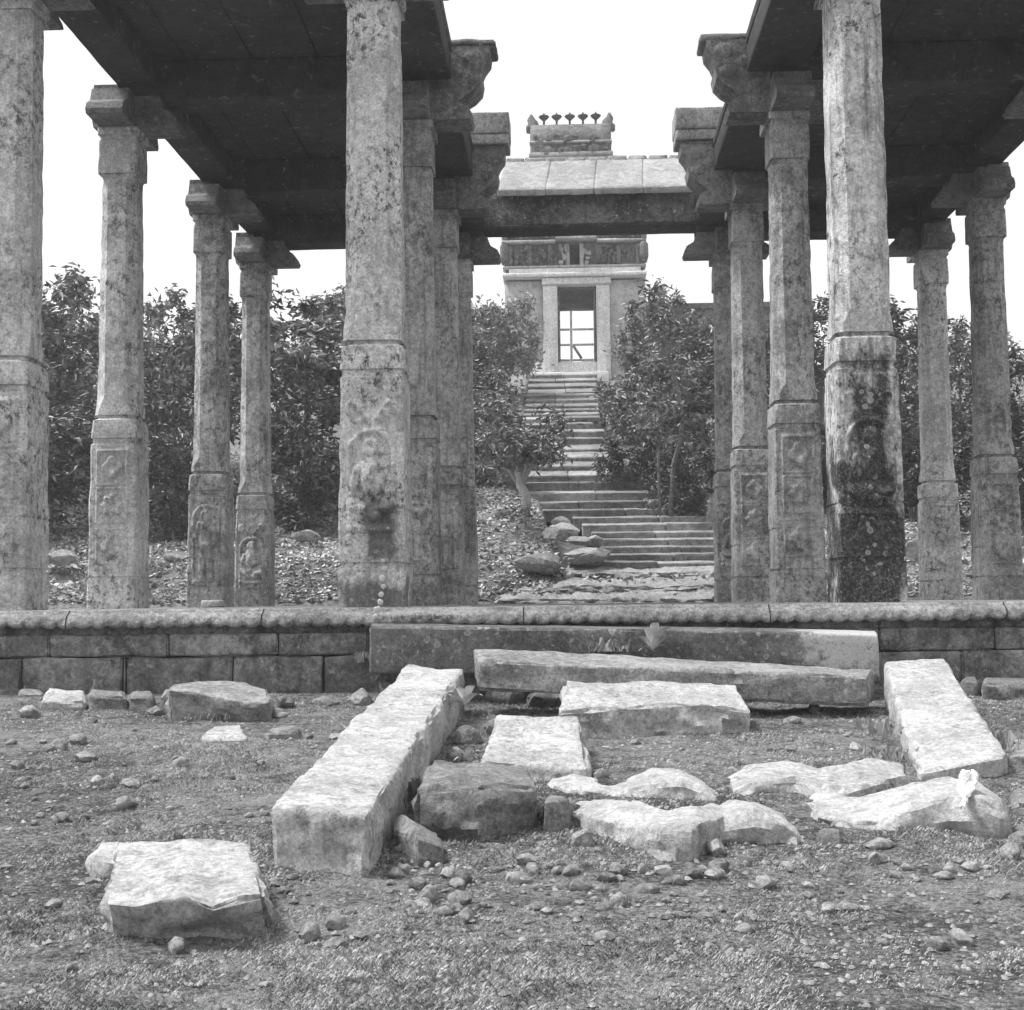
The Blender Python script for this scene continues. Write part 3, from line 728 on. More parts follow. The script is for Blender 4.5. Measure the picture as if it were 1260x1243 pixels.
# ------------------------------------------------------------------ fallen slabs and blocks before the platform
def gpt(px, py):
    """where the photograph's pixel meets the front ground"""
    d = ray(px, py); lo, hi = 2.0, 10.74
    f = lambda y: d.z*(y/d.y)-(-0.69-0.0618*(10.75-y))
    if f(hi) > 0: return hi
    for _ in range(40):
        m = (lo+hi)/2
        if f(m) > 0: lo = m
        else: hi = m
    return lo
def slab(name, label, cat, stn, mat, Yf=None, Yb=None, dep=None, bottom=None, r=.03, cell=.05, amp=.012, freq=3.5, chip=.035, ridge=0., group=None, under=0.0):
    """stn: (x_front, y_front_top, x_back, y_back_top, y_base). Front depth where the base meets the ground unless Yf is given"""
    st = []
    for k, (xf, yf, xb, yb, by) in enumerate(stn):
        u = k/max(1, len(stn)-1)
        Y = (Yf[0]+(Yf[1]-Yf[0])*u) if Yf else gpt(xf, by)
        B = (Yb[0]+(Yb[1]-Yb[0])*u) if Yb else Y+dep
        ft, bt = at(xf, yf, Y), at(xb, yb, B)
        if bottom is None:
            zb0 = -0.69-0.0618*(10.75-Y)-.05; zb1 = -0.69-0.0618*(10.75-B)-.05
            zb0 = min(zb0, ft.z-.06); zb1 = min(zb1, bt.z-.06)
        else: zb0, zb1 = ft.z-bottom, bt.z-bottom
        st.append((Vector((ft.x, Y+under, zb0)), ft, bt, Vector((bt.x, B, zb1))))
    V, Fs = loft(st, r, cell, amp, freq, chip, rnd.random()*60, ridge)
    return tag(obj(name, mesh(name, V, Fs, mat)), label, cat, group)
G1 = 'fallen slabs and blocks of the broken porch stair'
slab('stone_slab', 'long bright slab lying from the platform towards the viewer, square near end, worn flank', 'slab', [(333, 993, 500, 818, 1070), (452, 1003, 571, 823, 1079)], M_PALE, Yb=(9.9, 9.75), r=.025, cell=.035, amp=.024, freq=3.4, chip=.035, group=G1, ridge=.02)
slab('stone_slab', 'broad bright slab sloping down past the right end of the sill', 'slab', [(1131, 951, 1087, 814, 968), (1240, 928, 1165, 810, 966)], M_PALE, Yf=(7.1, 7.3), Yb=(9.8, 9.9), amp=.012, chip=.035, group=G1, ridge=.02, cell=.035)
slab('stone_block', 'isolated thick block with rugged dark front in the near grass', 'block', [(127, 1110, 143, 1033, 1168), (165, 1114, 172, 1030, 1172), (195, 1108, 205, 1031, 1172), (225, 1101, 235, 1032, 1172), (262, 1116, 262, 1033, 1172), (298, 1105, 288, 1036, 1168), (328, 1099, 307, 1038, 1160)], M_PALE, Yb=(5.15, 5.1), r=.02, cell=.022, amp=.02, freq=4, chip=.06, under=.13, group=G1, ridge=.05)
slab('stone_chip', 'thin bright flake leaning on the back corner of the isolated block', 'stone', [(112, 1048, 116, 1036, 1056), (150, 1052, 155, 1032, 1058)], M_PALE, Yf=(5.3, 5.25), Yb=(5.6, 5.6), cell=.024, group=G1, ridge=.06)
slab('sill_slab', 'long thick dark sill slab against the platform, pale lichen at one end', 'slab', [(455, 770, 458, 767, 820), (600, 772, 600, 769, 821), (900, 776, 900, 772, 828), (1081, 781, 1078, 776, 834)], M_SILL, Yf=(10.12, 10.12), Yb=(10.7, 10.7), bottom=.35, r=.02, cell=.07, amp=.005, chip=.03, group=G1, ridge=.012)
slab('foundation_stone', 'dark foundation stones packed under the sill slab', 'stone', [(470, 822, 470, 818, 862), (700, 826, 700, 822, 866), (1070, 832, 1070, 826, 866)], M_PLAT, Yf=(10.3, 10.3), Yb=(10.65, 10.65), cell=.08, amp=.03, chip=.06, ridge=.038)
slab('stone_slab', 'long narrow slab with bright top edge lying tilted before the sill', 'slab', [(588, 812, 583, 799, 850), (700, 818, 700, 803, 850), (900, 825, 900, 814, 858), (1068, 832, 1074, 824, 868)], M_PALE2, Yf=(9.3, 9.25), Yb=(9.75, 9.7), bottom=.2, r=.02, cell=.035, amp=.014, chip=.035, group=G1, ridge=.02)
slab('stone_block', 'bright topped oblong block inside the fallen frame of slabs', 'block', [(688, 876, 696, 838, 890), (745, 872, 745, 839, 893), (800, 868, 800, 838, 903), (860, 864, 850, 839, 903), (925, 876, 905, 843, 905)], M_PALE, Yf=(8.55, 8.6), Yb=(9.15, 9.15), r=.022, cell=.03, amp=.02, chip=.06, group=G1, ridge=.05)
slab('stone_block', 'square flat pale block sloping behind the bulky grey block', 'block', [(592, 938, 612, 881, 958), (724, 944, 714, 880, 960)], M_PALE, Yb=(8.0, 8.0), r=.02, cell=.03, amp=.02, chip=.07, group=G1, ridge=.045)
slab('stone_block', 'bulky grey block with rounded corners beside the long slab', 'block', [(513, 972, 532, 934, 1028), (590, 966, 590, 938, 1034), (664, 968, 650, 944, 1020)], M_ROUGH, Yb=(6.45, 6.55), r=.022, cell=.024, amp=.022, freq=5, chip=.06, group=G1, ridge=.045)
slab('stone_fragment', 'wedge shaped fragment leaning between long slab and bulky block', 'stone', [(484, 1020, 488, 1000, 1040), (515, 1032, 505, 1004, 1062), (546, 1044, 540, 1026, 1056)], M_PALE2, dep=.22, r=.02, cell=.024, amp=.02, group=G1, ridge=.045)
slab('stone_block', 'small upright dark stone filling the gap beside the bulky block', 'block', [(668, 985, 672, 978, 1026), (700, 984, 702, 977, 1020)], M_ROUGH, dep=.3, r=.03, cell=.024, amp=.02, group=G1, ridge=.045)
slab('curved_step_stone', 'short curved pale step stone next to the square flat block', 'stone', [(676, 965, 674, 953, 972), (715, 970, 708, 951, 980), (755, 976, 758, 962, 984), (800, 966, 798, 945, 986), (838, 962, 835, 943, 990), (865, 972, 862, 957, 990), (888, 984, 880, 974, 988)], M_PALE, dep=.5, r=.04, cell=.024, amp=.02, chip=.04, group=G1, ridge=.055)
slab('curved_step_stone', 'wavy pale step stone ending at the broad sloping slab', 'stone', [(898, 976, 892, 955, 984), (932, 962, 918, 941, 978), (977, 957, 967, 933, 974), (1010, 966, 1006, 945, 980), (1043, 975, 1038, 940, 984), (1085, 961, 1064, 931, 978), (1118, 956, 1112, 938, 968)], M_PALE, dep=.55, r=.04, cell=.024, amp=.016, chip=.04, group=G1, ridge=.055)
slab('curved_step_stone', 'large humped pale step stone in the middle of the front row', 'stone', [(711, 1000, 711, 981, 1018), (740, 1006, 742, 979, 1034), (775, 1016, 785, 986, 1046), (812, 1020, 822, 995, 1058), (850, 1022, 858, 987, 1062), (890, 1009, 895, 983, 1040), (928, 999, 932, 982, 1040), (960, 1010, 958, 994, 1040), (990, 1030, 986, 1022, 1040)], M_PALE, dep=.5, r=.04, cell=.024, amp=.025, chip=.05, group=G1, ridge=.055)
slab('curved_step_stone', 'long humped pale step stone with a white rag on its end', 'stone', [(1000, 996, 994, 976, 1012), (1043, 1007, 1040, 980, 1022), (1085, 1006, 1085, 969, 1026), (1120, 994, 1122, 957, 1026), (1169, 978, 1166, 953, 1022), (1204, 979, 1202, 963, 1028), (1240, 996, 1236, 984, 1030)], M_PALE, dep=.55, r=.04, cell=.024, amp=.022, chip=.05, group=G1, ridge=.055)
slab('flat_rock', 'flat pale rock with dark overhang lying near the platform foot', 'rock', [(206, 848, 212, 842, 862), (240, 851, 240, 838, 872), (275, 860, 270, 836, 884), (305, 864, 300, 839, 886), (332, 862, 328, 848, 880)], M_PALE2, Yf=(9.3, 9.2), Yb=(9.9, 9.8), r=.022, cell=.03, amp=.025, chip=.05, under=.12, ridge=.05)
slab('stone_block', 'angular bright block first in the row at the platform foot', 'block', [(51, 864, 58, 846, 874), (106, 862, 102, 850, 873)], M_PALE, dep=.4, r=.022, cell=.03, amp=.03, chip=.06, ridge=.05)
slab('stone_block', 'low grey block in the row at the platform foot, beside the angular bright one', 'block', [(109, 855, 112, 849, 872), (155, 857, 153, 850, 872)], M_ROUGH, dep=.4, r=.022, cell=.03, amp=.02, ridge=.05)
slab('stone_block', 'squarish grey block in the row at the platform foot, nearest the flat rock', 'block', [(158, 858, 160, 851, 872), (190, 858, 189, 851, 873)], M_ROUGH, dep=.35, r=.03, cell=.03, amp=.02, ridge=.05)
slab('stone_block', 'small pale block lying at the platform foot by the picture edge', 'block', [(24, 850, 26, 843, 857), (54, 851, 52, 843, 857)], M_PALE2, dep=.3, cell=.035, amp=.02, ridge=.05)
slab('flat_stone', 'flat bright stone flush with the grass before the flat overhanging rock', 'stone', [(246, 907, 262, 893, 914), (304, 908, 298, 892, 913)], M_PALE, dep=.45, cell=.024, amp=.015, r=.02, ridge=.05)
slab('flat_stone', 'dark tilted stone beside the flat bright one in the grass', 'stone', [(324, 899, 332, 893, 908), (370, 897, 364, 890, 907)], M_ROUGH, dep=.2, cell=.024, amp=.02, ridge=.05)
slab('stone_block', 'grey block lying against the platform beyond the broad sloping slab', 'block', [(1186, 838, 1184, 832, 862), (1206, 838, 1204, 832, 862)], M_ROUGH, Yf=(10.4, 10.4), Yb=(10.7, 10.7), cell=.035, amp=.02, ridge=.05)
slab('stone_block', 'large grey block lying against the platform at the picture edge', 'block', [(1208, 838, 1210, 832, 870), (1290, 846, 1285, 836, 872)], M_ROUGH, Yf=(10.2, 10.2), Yb=(10.65, 10.65), cell=.035, amp=.025, chip=.06, ridge=.05)
slab('stone_block', 'pale flat stone at the picture edge behind the white rag', 'block', [(1243, 928, 1240, 912, 940), (1300, 930, 1300, 910, 942)], M_PALE2, dep=.5, cell=.035, amp=.025, ridge=.05)
slab('stone_block', 'light squared stone at the picture edge level with the white rag', 'block', [(1245, 985, 1247, 972, 1003), (1300, 988, 1300, 974, 1004)], M_PALE2, dep=.4, cell=.03, amp=.025, ridge=.05)
slab('stone_block', 'dark rounded stone at the picture edge past the long humped step stone', 'block', [(1240, 1030, 1243, 1016, 1046), (1300, 1030, 1300, 1014, 1048)], M_ROUGH, dep=.4, cell=.03, amp=.03, r=.06, ridge=.05)
slab('stone_block', 'small cube of stone below the dip between the humped step stones', 'block', [(1004, 1026, 1007, 1020, 1042), (1042, 1026, 1040, 1020, 1042)], M_ROUGH, dep=.22, cell=.025, amp=.014, ridge=.05)

# hollow between the slabs: loose stones half in shade
def pebble_mesh(seed, flat=.6, sub=3):
    import bmesh
    bm = bmesh.new(); bmesh.ops.create_icosphere(bm, subdivisions=sub, radius=.5)
    s = Vector((seed*7.3, seed*2.9, seed*4.1))
    planes = [Vector((rnd.uniform(-1, 1), rnd.uniform(-1, 1), rnd.uniform(-.6, 1))).normalized() for _ in range(11)]
    for v in bm.verts:
        n = v.co.normalized(); d = 1+.28*noise.noise(n*1.4+s)+.14*noise.noise(n*3.3+s)+.07*noise.noise(n*8+s)
        p = n*.5*d
        for q in planes:
            k = p.dot(q)
            if k > .33: p -= q*(k-.33)*.93
        p *= 1+.05*noise.noise(n*14+s)
        v.co = Vector((p.x, p.y, p.z*flat))
    me = bpy.data.meshes.new('loose_stone'); bm.to_mesh(me); bm.free()
    me.polygons.foreach_set('use_smooth', [True]*len(me.polygons)); me.set_sharp_from_angle(angle=math.radians(38))
    return me
PEB = []
for m_ in (M_EARTHSTONE, M_PALE2, M_ROUGH):
    for k in range(4):
        me = pebble_mesh(len(PEB)+1, .5+.12*k); me.materials.append(m_); PEB.append(me)
def pebble(px, base, wpx, hpx, label, var, rz=None, group=None, name='loose_stone', cat='stone', Y=None):
    Y = Y or gpt(px, base); p = at(px, base, Y)
    s = Y/F
    o = obj(name, PEB[var])
    h = hpx*s*1.25
    o.scale = (wpx*s*1.05, wpx*s*.85, h/.6); o.rotation_euler = (rnd.uniform(-.15, .15), rnd.uniform(-.15, .15), rnd.uniform(0, 6) if rz is None else rz)
    o.location = (p.x, Y+wpx*s*.4, gnd(p.x, Y+wpx*s*.4)+h*.22)
    return tag(o, label, cat, group)
for (px, b, w_, h_, v, lab) in [
    (380, 1160, 34, 30, 5, 'round stone propped with two others in the grass below the near slab end'),
    (410, 1147, 38, 16, 6, 'flat stone behind the round one in the near grass trio'),
    (411, 1167, 34, 14, 4, 'bright flat stone foremost in the near grass trio'),
    (527, 1112, 28, 30, 5, 'egg shaped bright stone standing alone before the wedge fragment'),
    (562, 1112, 36, 15, 6, 'flat grey stone next to the egg shaped bright stone'),
    (573, 1138, 26, 20, 4, 'bright stone lying just below the flat grey one'),
    (717, 1044, 38, 24, 1, 'rounded grey stone in front of the small upright dark stone'),
    (882, 1056, 32, 22, 0, 'rounded stone at the foot of the large humped step stone'),
    (884, 1076, 36, 22, 8, 'stone lying below the rounded one by the large humped step stone'),
    (946, 1092, 34, 18, 1, 'low rounded stone alone in the grass before the humped step stones'),
    (1088, 1050, 44, 14, 5, 'flat bright stone before the long humped step stone'),
    (1128, 1022, 40, 16, 5, 'pale stone tucked under the long humped step stone'),
    (443, 868, 34, 26, 4, 'small pointed pale stone standing beside the far end of the long slab'),
    (400, 868, 40, 14, 9, 'low grey stones by the platform foot near the pointed pale stone'),
    (413, 908, 28, 10, 5, 'small bright stone in the grass behind the long slab'),
    (345, 886, 20, 8, 4, 'small pale stone between the flat rock and the dark tilted stone'),
    (158, 972, 32, 12, 5, 'bright flat stone lying in open grass above the isolated block'),
    (70, 1012, 30, 12, 1, 'pale stone in open grass near the picture edge'),
    (100, 940, 40, 14, 0, 'long low stone in open grass below the angular bright block'),
    (205, 866, 18, 22, 5, 'small bright upright stone between squarish block and flat rock'),
    (576, 918, 40, 30, 8, 'grey stone in the hollow between long slab and square flat block'),
    (560, 940, 30, 22, 9, 'dark stone in the hollow beside the broad leaved seedling'),
    (610, 905, 34, 26, 10, 'stone wedged in the hollow behind the square flat block'),
    (740, 960, 20, 16, 5, 'small bright stone beside the short curved step stone'),
    (620, 866, 60, 26, 11, 'dark stone under the tilted narrow slab near the leafy weed'),
    (670, 872, 50, 24, 10, 'dark stone under the tilted narrow slab by the oblong block'),
    (1004, 880, 22, 14, 5, 'small bright stone on bare ground inside the fallen frame'),
    (975, 890, 30, 9, 9, 'flat stone on bare ground inside the fallen frame'),
    (1040, 868, 40, 20, 8, 'stone propping the low end of the tilted narrow slab'),
    (1165, 985, 22, 10, 1, 'small stone resting by the white rag'),
    (928, 940, 26, 10, 9, 'small flat stone behind the wavy step stone')]:
    pebble(px, b, w_, h_, lab, v)
GS = 'small stones scattered over the turf'
taken = [(335, 480, 985, 1080), (125, 330, 1030, 1170), (510, 1240, 930, 1062), (455, 600, 800, 1000)]
cnt = 0
while cnt < 285:
    zone = rnd.random()
    if zone < .62: px, py = rnd.uniform(330, 1250), min(1235, 1045+abs(rnd.gauss(0, 62)))
    elif zone < .78: px, py = rnd.uniform(0, 1260), rnd.uniform(1060, 1235)
    elif zone < .95: px, py = rnd.uniform(0, 460), rnd.uniform(868, 1020)
    else: px, py = rnd.uniform(730, 1080), rnd.uniform(905, 935)
    if any(a < px < b and c < py < d for a, b, c, d in taken): continue
    w_ = rnd.choice((9, 11, 12, 14, 16, 20, 26, 32))*rnd.uniform(.8, 1.15)
    pebble(px, py, w_, w_*rnd.uniform(.32, .6), 'small loose stone half bedded in the turf before the platform', rnd.choice((0, 1, 2, 3, 4, 5, 8, 9)), group=GS)
    cnt += 1

# rag on the humped stone
c0 = at(1192, 955, gpt(1190, 1022)+.18)
V = []; Fs = []; nu, nv = 22, 36
for j in range(nv+1):
    v = j/nv
    py = 949+44*v; wd = 8+5*math.sin(v*5.2)+3*math.sin(v*13+1)
    if v > .8: wd *= (1-v)/.2*.8+.2
    Yv = gpt(1190, 1026)+(.2 if v < .3 else .2-.3*(v-.3)/.7)-.06
    for i in range(nu+1):
        u = i/nu-.5
        p = at(1193-8*v+u*2*wd*.9, py, Yv+.018*math.sin(u*9+v*6))
        p += Vector((noise.noise(Vector((u*4, v*5, 1)))*.012, noise.noise(Vector((u*6, v*7, 4)))*.02, noise.noise(Vector((u*5, v*6, 9)))*.01))
        V.append(p)
for j in range(nv):
    for i in range(nu): a = j*(nu+1)+i; Fs.append((a, a+1, a+nu+2, a+nu+1))
o = obj('white_rag', mesh('white_rag', V, Fs, M_CLOTH)); tag(o, 'crumpled white rag draped over the end of the long humped step stone', 'rag')
so = o.modifiers.new('thickness', 'SOLIDIFY'); so.thickness = .008

# ------------------------------------------------------------------ rocks at the foot of the stairway
def rock_at(px, base, w_, h_, Y, label, mat=M_PALE2, flat=.6, cat='boulder', name='boulder'):
    p = at(px, base, Y); s = Y/F
    me = pebble_mesh(rnd.random()*30, .62, 4); me.materials.append(mat)
    o = obj(name, me); h = h_*s
    o.scale = (w_*s, w_*s*.7, h*1.15/.62); o.location = (p.x, Y+w_*s*.2, p.z+h*.25); o.rotation_euler = (rnd.uniform(-.1, .1), rnd.uniform(-.08, .08), rnd.uniform(-.3, .3))
    return tag(o, label, cat)
rock_at(695, 659, 50, 20, 23.6, 'rounded boulder at the stair foot, nearer the twisted little tree')
rock_at(690, 646, 28, 14, 24.6, 'small pale boulder behind the rounded one at the stair foot', M_PALE)
rock_at(725, 690, 66, 22, 22.2, 'long pale boulder against the lowest step')
rock_at(732, 668, 26, 14, 22.9, 'small boulder wedged against the steps above the long pale one')
rock_at(665, 698, 70, 26, 22.0, 'low mossy rock in the leaf litter beside the stair foot', M_ROUGH)
rock_at(715, 668, 40, 10, 22.8, 'flat pale stone between the boulders at the stair foot')
slab('rock_ledge', 'upper rough pale rock ledge under the lowest step', 'ledge', [(690, 704, 700, 694, 712), (740, 702, 740, 696, 712), (790, 706, 780, 695, 712), (880, 703, 880, 692, 712), (960, 704, 960, 692, 712)], M_PALE2, Yf=(22.1, 22.0), Yb=(22.7, 22.7), bottom=.2, cell=.045, amp=.03, chip=.12, freq=2.2, r=.04, ridge=.12)
slab('rock_ledge', 'middle rough pale rock ledge between the platform and the lowest step', 'ledge', [(640, 727, 650, 716, 730), (720, 720, 720, 710, 728), (790, 724, 790, 709, 728), (860, 720, 860, 708, 728), (960, 722, 960, 708, 728)], M_PALE2, Yf=(21.55, 21.5), Yb=(22.15, 22.15), bottom=.16, cell=.045, amp=.03, chip=.12, freq=2.3, r=.04, ridge=.14)
slab('rock_ledge', 'lowest rough pale rock ledge just behind the platform', 'ledge', [(610, 738, 620, 728, 741), (700, 737, 690, 727, 741), (790, 739, 790, 726, 741), (880, 736, 880, 724, 741), (960, 737, 960, 724, 741)], M_PALE2, Yf=(21.15, 21.15), Yb=(21.6, 21.6), bottom=.16, cell=.045, amp=.03, chip=.12, freq=2.4, r=.04, ridge=.14)
for (px, b, w_, h_, Y, lab) in [(70, 690, 60, 18, 22.2, 'pale boulder lying in shade between the two columns nearest the picture edge'), (215, 690, 34, 14, 23, 'small boulder behind the column with the standing figure'),
                                 (375, 662, 40, 14, 24, 'dark boulder under the trees between thin far column and tall pale column'), (1125, 690, 30, 40, 22.5, 'pale rock behind the slim far column on the stained side'),
                                 (615, 632, 30, 12, 26, 'small rock under the bushes by the twisted little tree')]:
    rock_at(px, b, w_, h_, Y, lab)
stonebox_o = stonebox('small_block', M_PALE, at(252, 738, 17.2).x, at(276, 738, 17.2).x, 17.0, 17.2, FL, FL+.09); tag(stonebox_o, 'little pale block lying at the foot of the carved figure column', 'block')

# ------------------------------------------------------------------ trees and bushes
def leaves(n, centres, spread, size, rs, up=.4):
    """n folded leaves round clump centres; centres (m,3), spread (m,)"""
    k = rs.randint(0, len(centres), n)
    P = centres[k]+rs.normal(size=(n, 3))*spread[k][:, None]*np.array([1, 1, .8])
    d = rs.normal(size=(n, 3)); d[:, 2] = d[:, 2]*.5-.25; d /= np.linalg.norm(d, axis=1)[:, None]
    nrm = rs.normal(size=(n, 3)); nrm[:, 2] += up*2; nrm -= d*(nrm*d).sum(1)[:, None]; nrm /= np.linalg.norm(nrm, axis=1)[:, None]
    s = np.cross(d, nrm)
    L = size*rs.uniform(.6, 1.3, n)[:, None]; W = L*rs.uniform(.28, .42, n)[:, None]
    V = np.empty((n, 4, 3))
    V[:, 0] = P; V[:, 1] = P+d*L*.5+s*W*.5+nrm*W*.22; V[:, 2] = P+d*L-nrm*L*.12; V[:, 3] = P+d*L*.5-s*W*.5+nrm*W*.22
    return V.reshape(-1, 3)
def quad_mesh(name, V, mat, tris=True):
    n = len(V)//4; me = bpy.data.meshes.new(name)
    me.vertices.add(len(V)); me.vertices.foreach_set('co', V.astype(np.float32).ravel())
    b = np.arange(n)[:, None]*4
    idx = np.concatenate([b+np.array([[0, 1, 2]]), b+np.array([[0, 2, 3]])], 1).ravel()
    me.loops.add(len(idx)); me.loops.foreach_set('vertex_index', idx.astype(np.int32))
    me.polygons.add(2*n); me.polygons.foreach_set('loop_start', (np.arange(2*n)*3).astype(np.int32))
    me.update(calc_edges=True); me.materials.append(mat)
    return me
def branches(H, R, rs, nl=6, lean=(0, 0), tr=.09, low=.35):
    V = []; Fs = []; tips = []
    def add(pts, rad):
        a, f = tube_data(pts, rad, 7, rs.rand()*9, .25); o = len(V); V.extend(a); Fs.extend(tuple(i+o for i in q) for q in f)
    tk = [Vector((lean[0]*t+.06*math.sin(t*5+rs.rand()), lean[1]*t, H*.75*t-.15)) for t in np.linspace(0, 1, 7)]
    add(tk, list(np.linspace(tr, tr*.3, 7)))
    for i in range(nl):
        t = low+(1-low)*(i+rs.rand())/nl
        j = min(5, int(t*6)); p = tk[j].lerp(tk[j+1], t*6-j)
        a = i*2.4+rs.rand(); L = R*rs.uniform(.6, .95)
        e = p+Vector((math.cos(a)*L, math.sin(a)*L, L*rs.uniform(.25, .8)))
        m = p.lerp(e, .5)+Vector((rs.normal()*.1, rs.normal()*.1, .08))
        add([p, m, e], [tr*.45, tr*.3, tr*.1]); tips += [e, m]
    return V, Fs, tips
TREES = {}
def crown_kit(kind, seed):
    """one trunk and crown of unit height ~4.4 m"""
    key = (kind, seed)
    if key in TREES: return TREES[key]
    rs = np.random.RandomState(seed)
    if kind == 'tree': H, R, n, cl, low, ls = 4.4, 1.5, 6800, 40, .28, .2
    elif kind == 'bush': H, R, n, cl, low, ls = 2.4, 1.25, 7000, 40, .05, .17
    else: H, R, n, cl, low, ls = 2.3, 1.0, 3600, 22, .5, .17
    V, Fs, tips = branches(H, R, rs, 8 if kind != 'bush' else 6, tr=.09 if kind == 'tree' else .06, low=max(.2, low))
    cs = []
    while len(cs) < cl:
        v = rs.normal(size=3); v /= np.linalg.norm(v); rr = rs.uniform(.35, 1.0)**.6
        p = np.array([v[0]*R*rr, v[1]*R*rr, 0])
        zz = v[2]*rr; p[2] = H*(low+1)/2+zz*H*(1-low)/2
        p += rs.normal(size=3)*.27
        cs.append(p)
    cs += [np.array(t) for t in tips]
    cs = np.array(cs); sp = rs.uniform(.07, .24, len(cs))*(R/1.4)
    L = leaves(n, cs, sp, ls, rs)
    TREES[key] = (V, Fs, L); return TREES[key]
MESHES = {}
def plant_tree(px, top, Y, label, kind='tree', seed=1, mat=M_LEAF, width=1.0, bark=M_BARK, name=None, cat=None, group='trees on the slope behind the hall', zoff=0.0):
    x = at(px, 600, Y).x; g = gnd(x, Y)+zoff
    H0 = {'tree': 4.4, 'bush': 2.4, 'small': 2.3}[kind]
    s = (at(px, top, Y).z-g)/(H0*1.06)
    V, Fs, L = crown_kit(kind, seed)
    t = thing(name or ('tree' if kind != 'bush' else 'bush'), label, cat or ('tree' if kind != 'bush' else 'bush'), (x, Y, g), group)
    kb = ('b', kind, seed, bark.name); kc = ('c', kind, seed, mat.name)
    if kb not in MESHES: MESHES[kb] = mesh('trunk', V, Fs, bark)
    if kc not in MESHES: MESHES[kc] = quad_mesh('crown', L, mat)
    a = obj('trunk', MESHES[kb], t); b = obj('crown', MESHES[kc], t)
    rz = rnd.uniform(0, 6.28)
    for o in (a, b): o.scale = (s*width, s*width, s); o.rotation_euler.z = rz
    return t
TL = [  # px, top, depth, kind, seed, material, width, label
    (75, 338, 29, 'tree', 1, M_LEAF, 1.0, 'leafy tree between the two columns nearest the picture edge'),
    (20, 372, 33, 'tree', 2, M_LEAFD, 1.2, 'dark tree behind the column at the picture edge'),
    (140, 375, 34, 'tree', 3, M_LEAF, 1.0, 'tree mostly hidden behind the thick mottled pale column'),
    (208, 352, 28, 'tree', 2, M_LEAF, .8, 'narrow leafy tree seen beside the carved figure column'),
    (275, 372, 32, 'tree', 1, M_LEAFD, 1.0, 'dark tree behind the carved figure column and its thin neighbour'),
    (378, 330, 28.5, 'tree', 3, M_LEAF, 1.05, 'full leafy tree filling the gap before the tall pale column'),
    (440, 352, 34, 'tree', 1, M_LEAF, 1.1, 'tree hidden behind the tall pale carved column'),
    (520, 372, 37, 'tree', 2, M_LEAFD, 1.1, 'tree behind the half hidden grey column'),
    (572, 388, 38, 'tree', 3, M_LEAF, .8, 'leafy tree beside the stairway, behind the twisted little tree'),
    (615, 362, 44, 'bush', 1, M_LEAFP, .72, 'round pale bush next to the gate tower wall'),
    (594, 440, 36, 'bush', 2, M_LEAF, .85, 'dark bush leaning over the stairway above the twisted little tree'),
    (610, 510, 31, 'bush', 3, M_LEAF, 1.0, 'low bush behind the crown of the twisted little tree'),
    (802, 388, 39, 'tree', 1, M_LEAF, .85, 'tree overhanging the upper steps next to the gate tower'),
    (826, 345, 34, 'tree', 2, M_LEAF, .8, 'open crowned tree with leaves against the sky by the gate tower'),
    (816, 400, 31, 'tree', 3, M_LEAF, .95, 'dense tree with slim trunks beside the middle steps'),
    (865, 405, 32, 'tree', 1, M_LEAFD, 1.0, 'dark tree touching the dark rearmost column'),
    (925, 375, 36, 'tree', 3, M_LEAFD, 1.1, 'dark tree glimpsed between the octagonal and mottled grey columns'),
    (1015, 360, 38, 'tree', 2, M_LEAFD, 1.2, 'dark tree behind the mottled grey column'),
    (1110, 372, 33, 'tree', 1, M_LEAFD, 1.1, 'dark tree between black stained column and slim far column'),
    (1186, 372, 29, 'tree', 3, M_LEAF, .7, 'airy leafy tree between the slim far column and dark edge column'),
    (1262, 425, 27, 'tree', 2, M_LEAFD, 1.1, 'dark tree behind the edge column on the stained side'),
    (60, 470, 25.5, 'bush', 1, M_LEAFD, 1.1, 'dark bush low between the two columns nearest the picture edge'),
    (215, 520, 25.5, 'bush', 2, M_LEAFD, .8, 'low dark bush between mottled pale column and carved figure column'),
    (372, 505, 26, 'bush', 3, M_LEAFD, .9, 'dark undergrowth bush before the tall pale column'),
    (1120, 500, 25.5, 'bush', 2, M_LEAFD, 1.0, 'dark bush at the back of the slim far column'),
    (1250, 530, 25, 'bush', 1, M_LEAFD, 1.0, 'dark bush at the picture edge behind the edge column'),
    (768, 470, 37, 'bush', 2, M_LEAF, .8, 'leafy bush crowding the upper steps before the gate tower'),
    (778, 536, 32, 'bush', 1, M_LEAFD, .9, 'low bush spilling on the widening steps'),
    (850, 545, 29, 'bush', 3, M_LEAFD, .9, 'dark low bush under the slim trunks beside the steps'),
    (930, 520, 28, 'bush', 1, M_LEAFD, 1.0, 'dark bush behind the octagonal column'),
    (1020, 510, 27, 'bush', 2, M_LEAFD, 1.0, 'dark bush behind the mottled grey column'),
    (510, 520, 28, 'bush', 3, M_LEAFD, 1.0, 'dark bush behind the half hidden grey column')]
for px, top, Y, kind, seed, mat, wd, lab in TL: plant_tree(px, top, Y, lab, kind, seed, mat, wd)
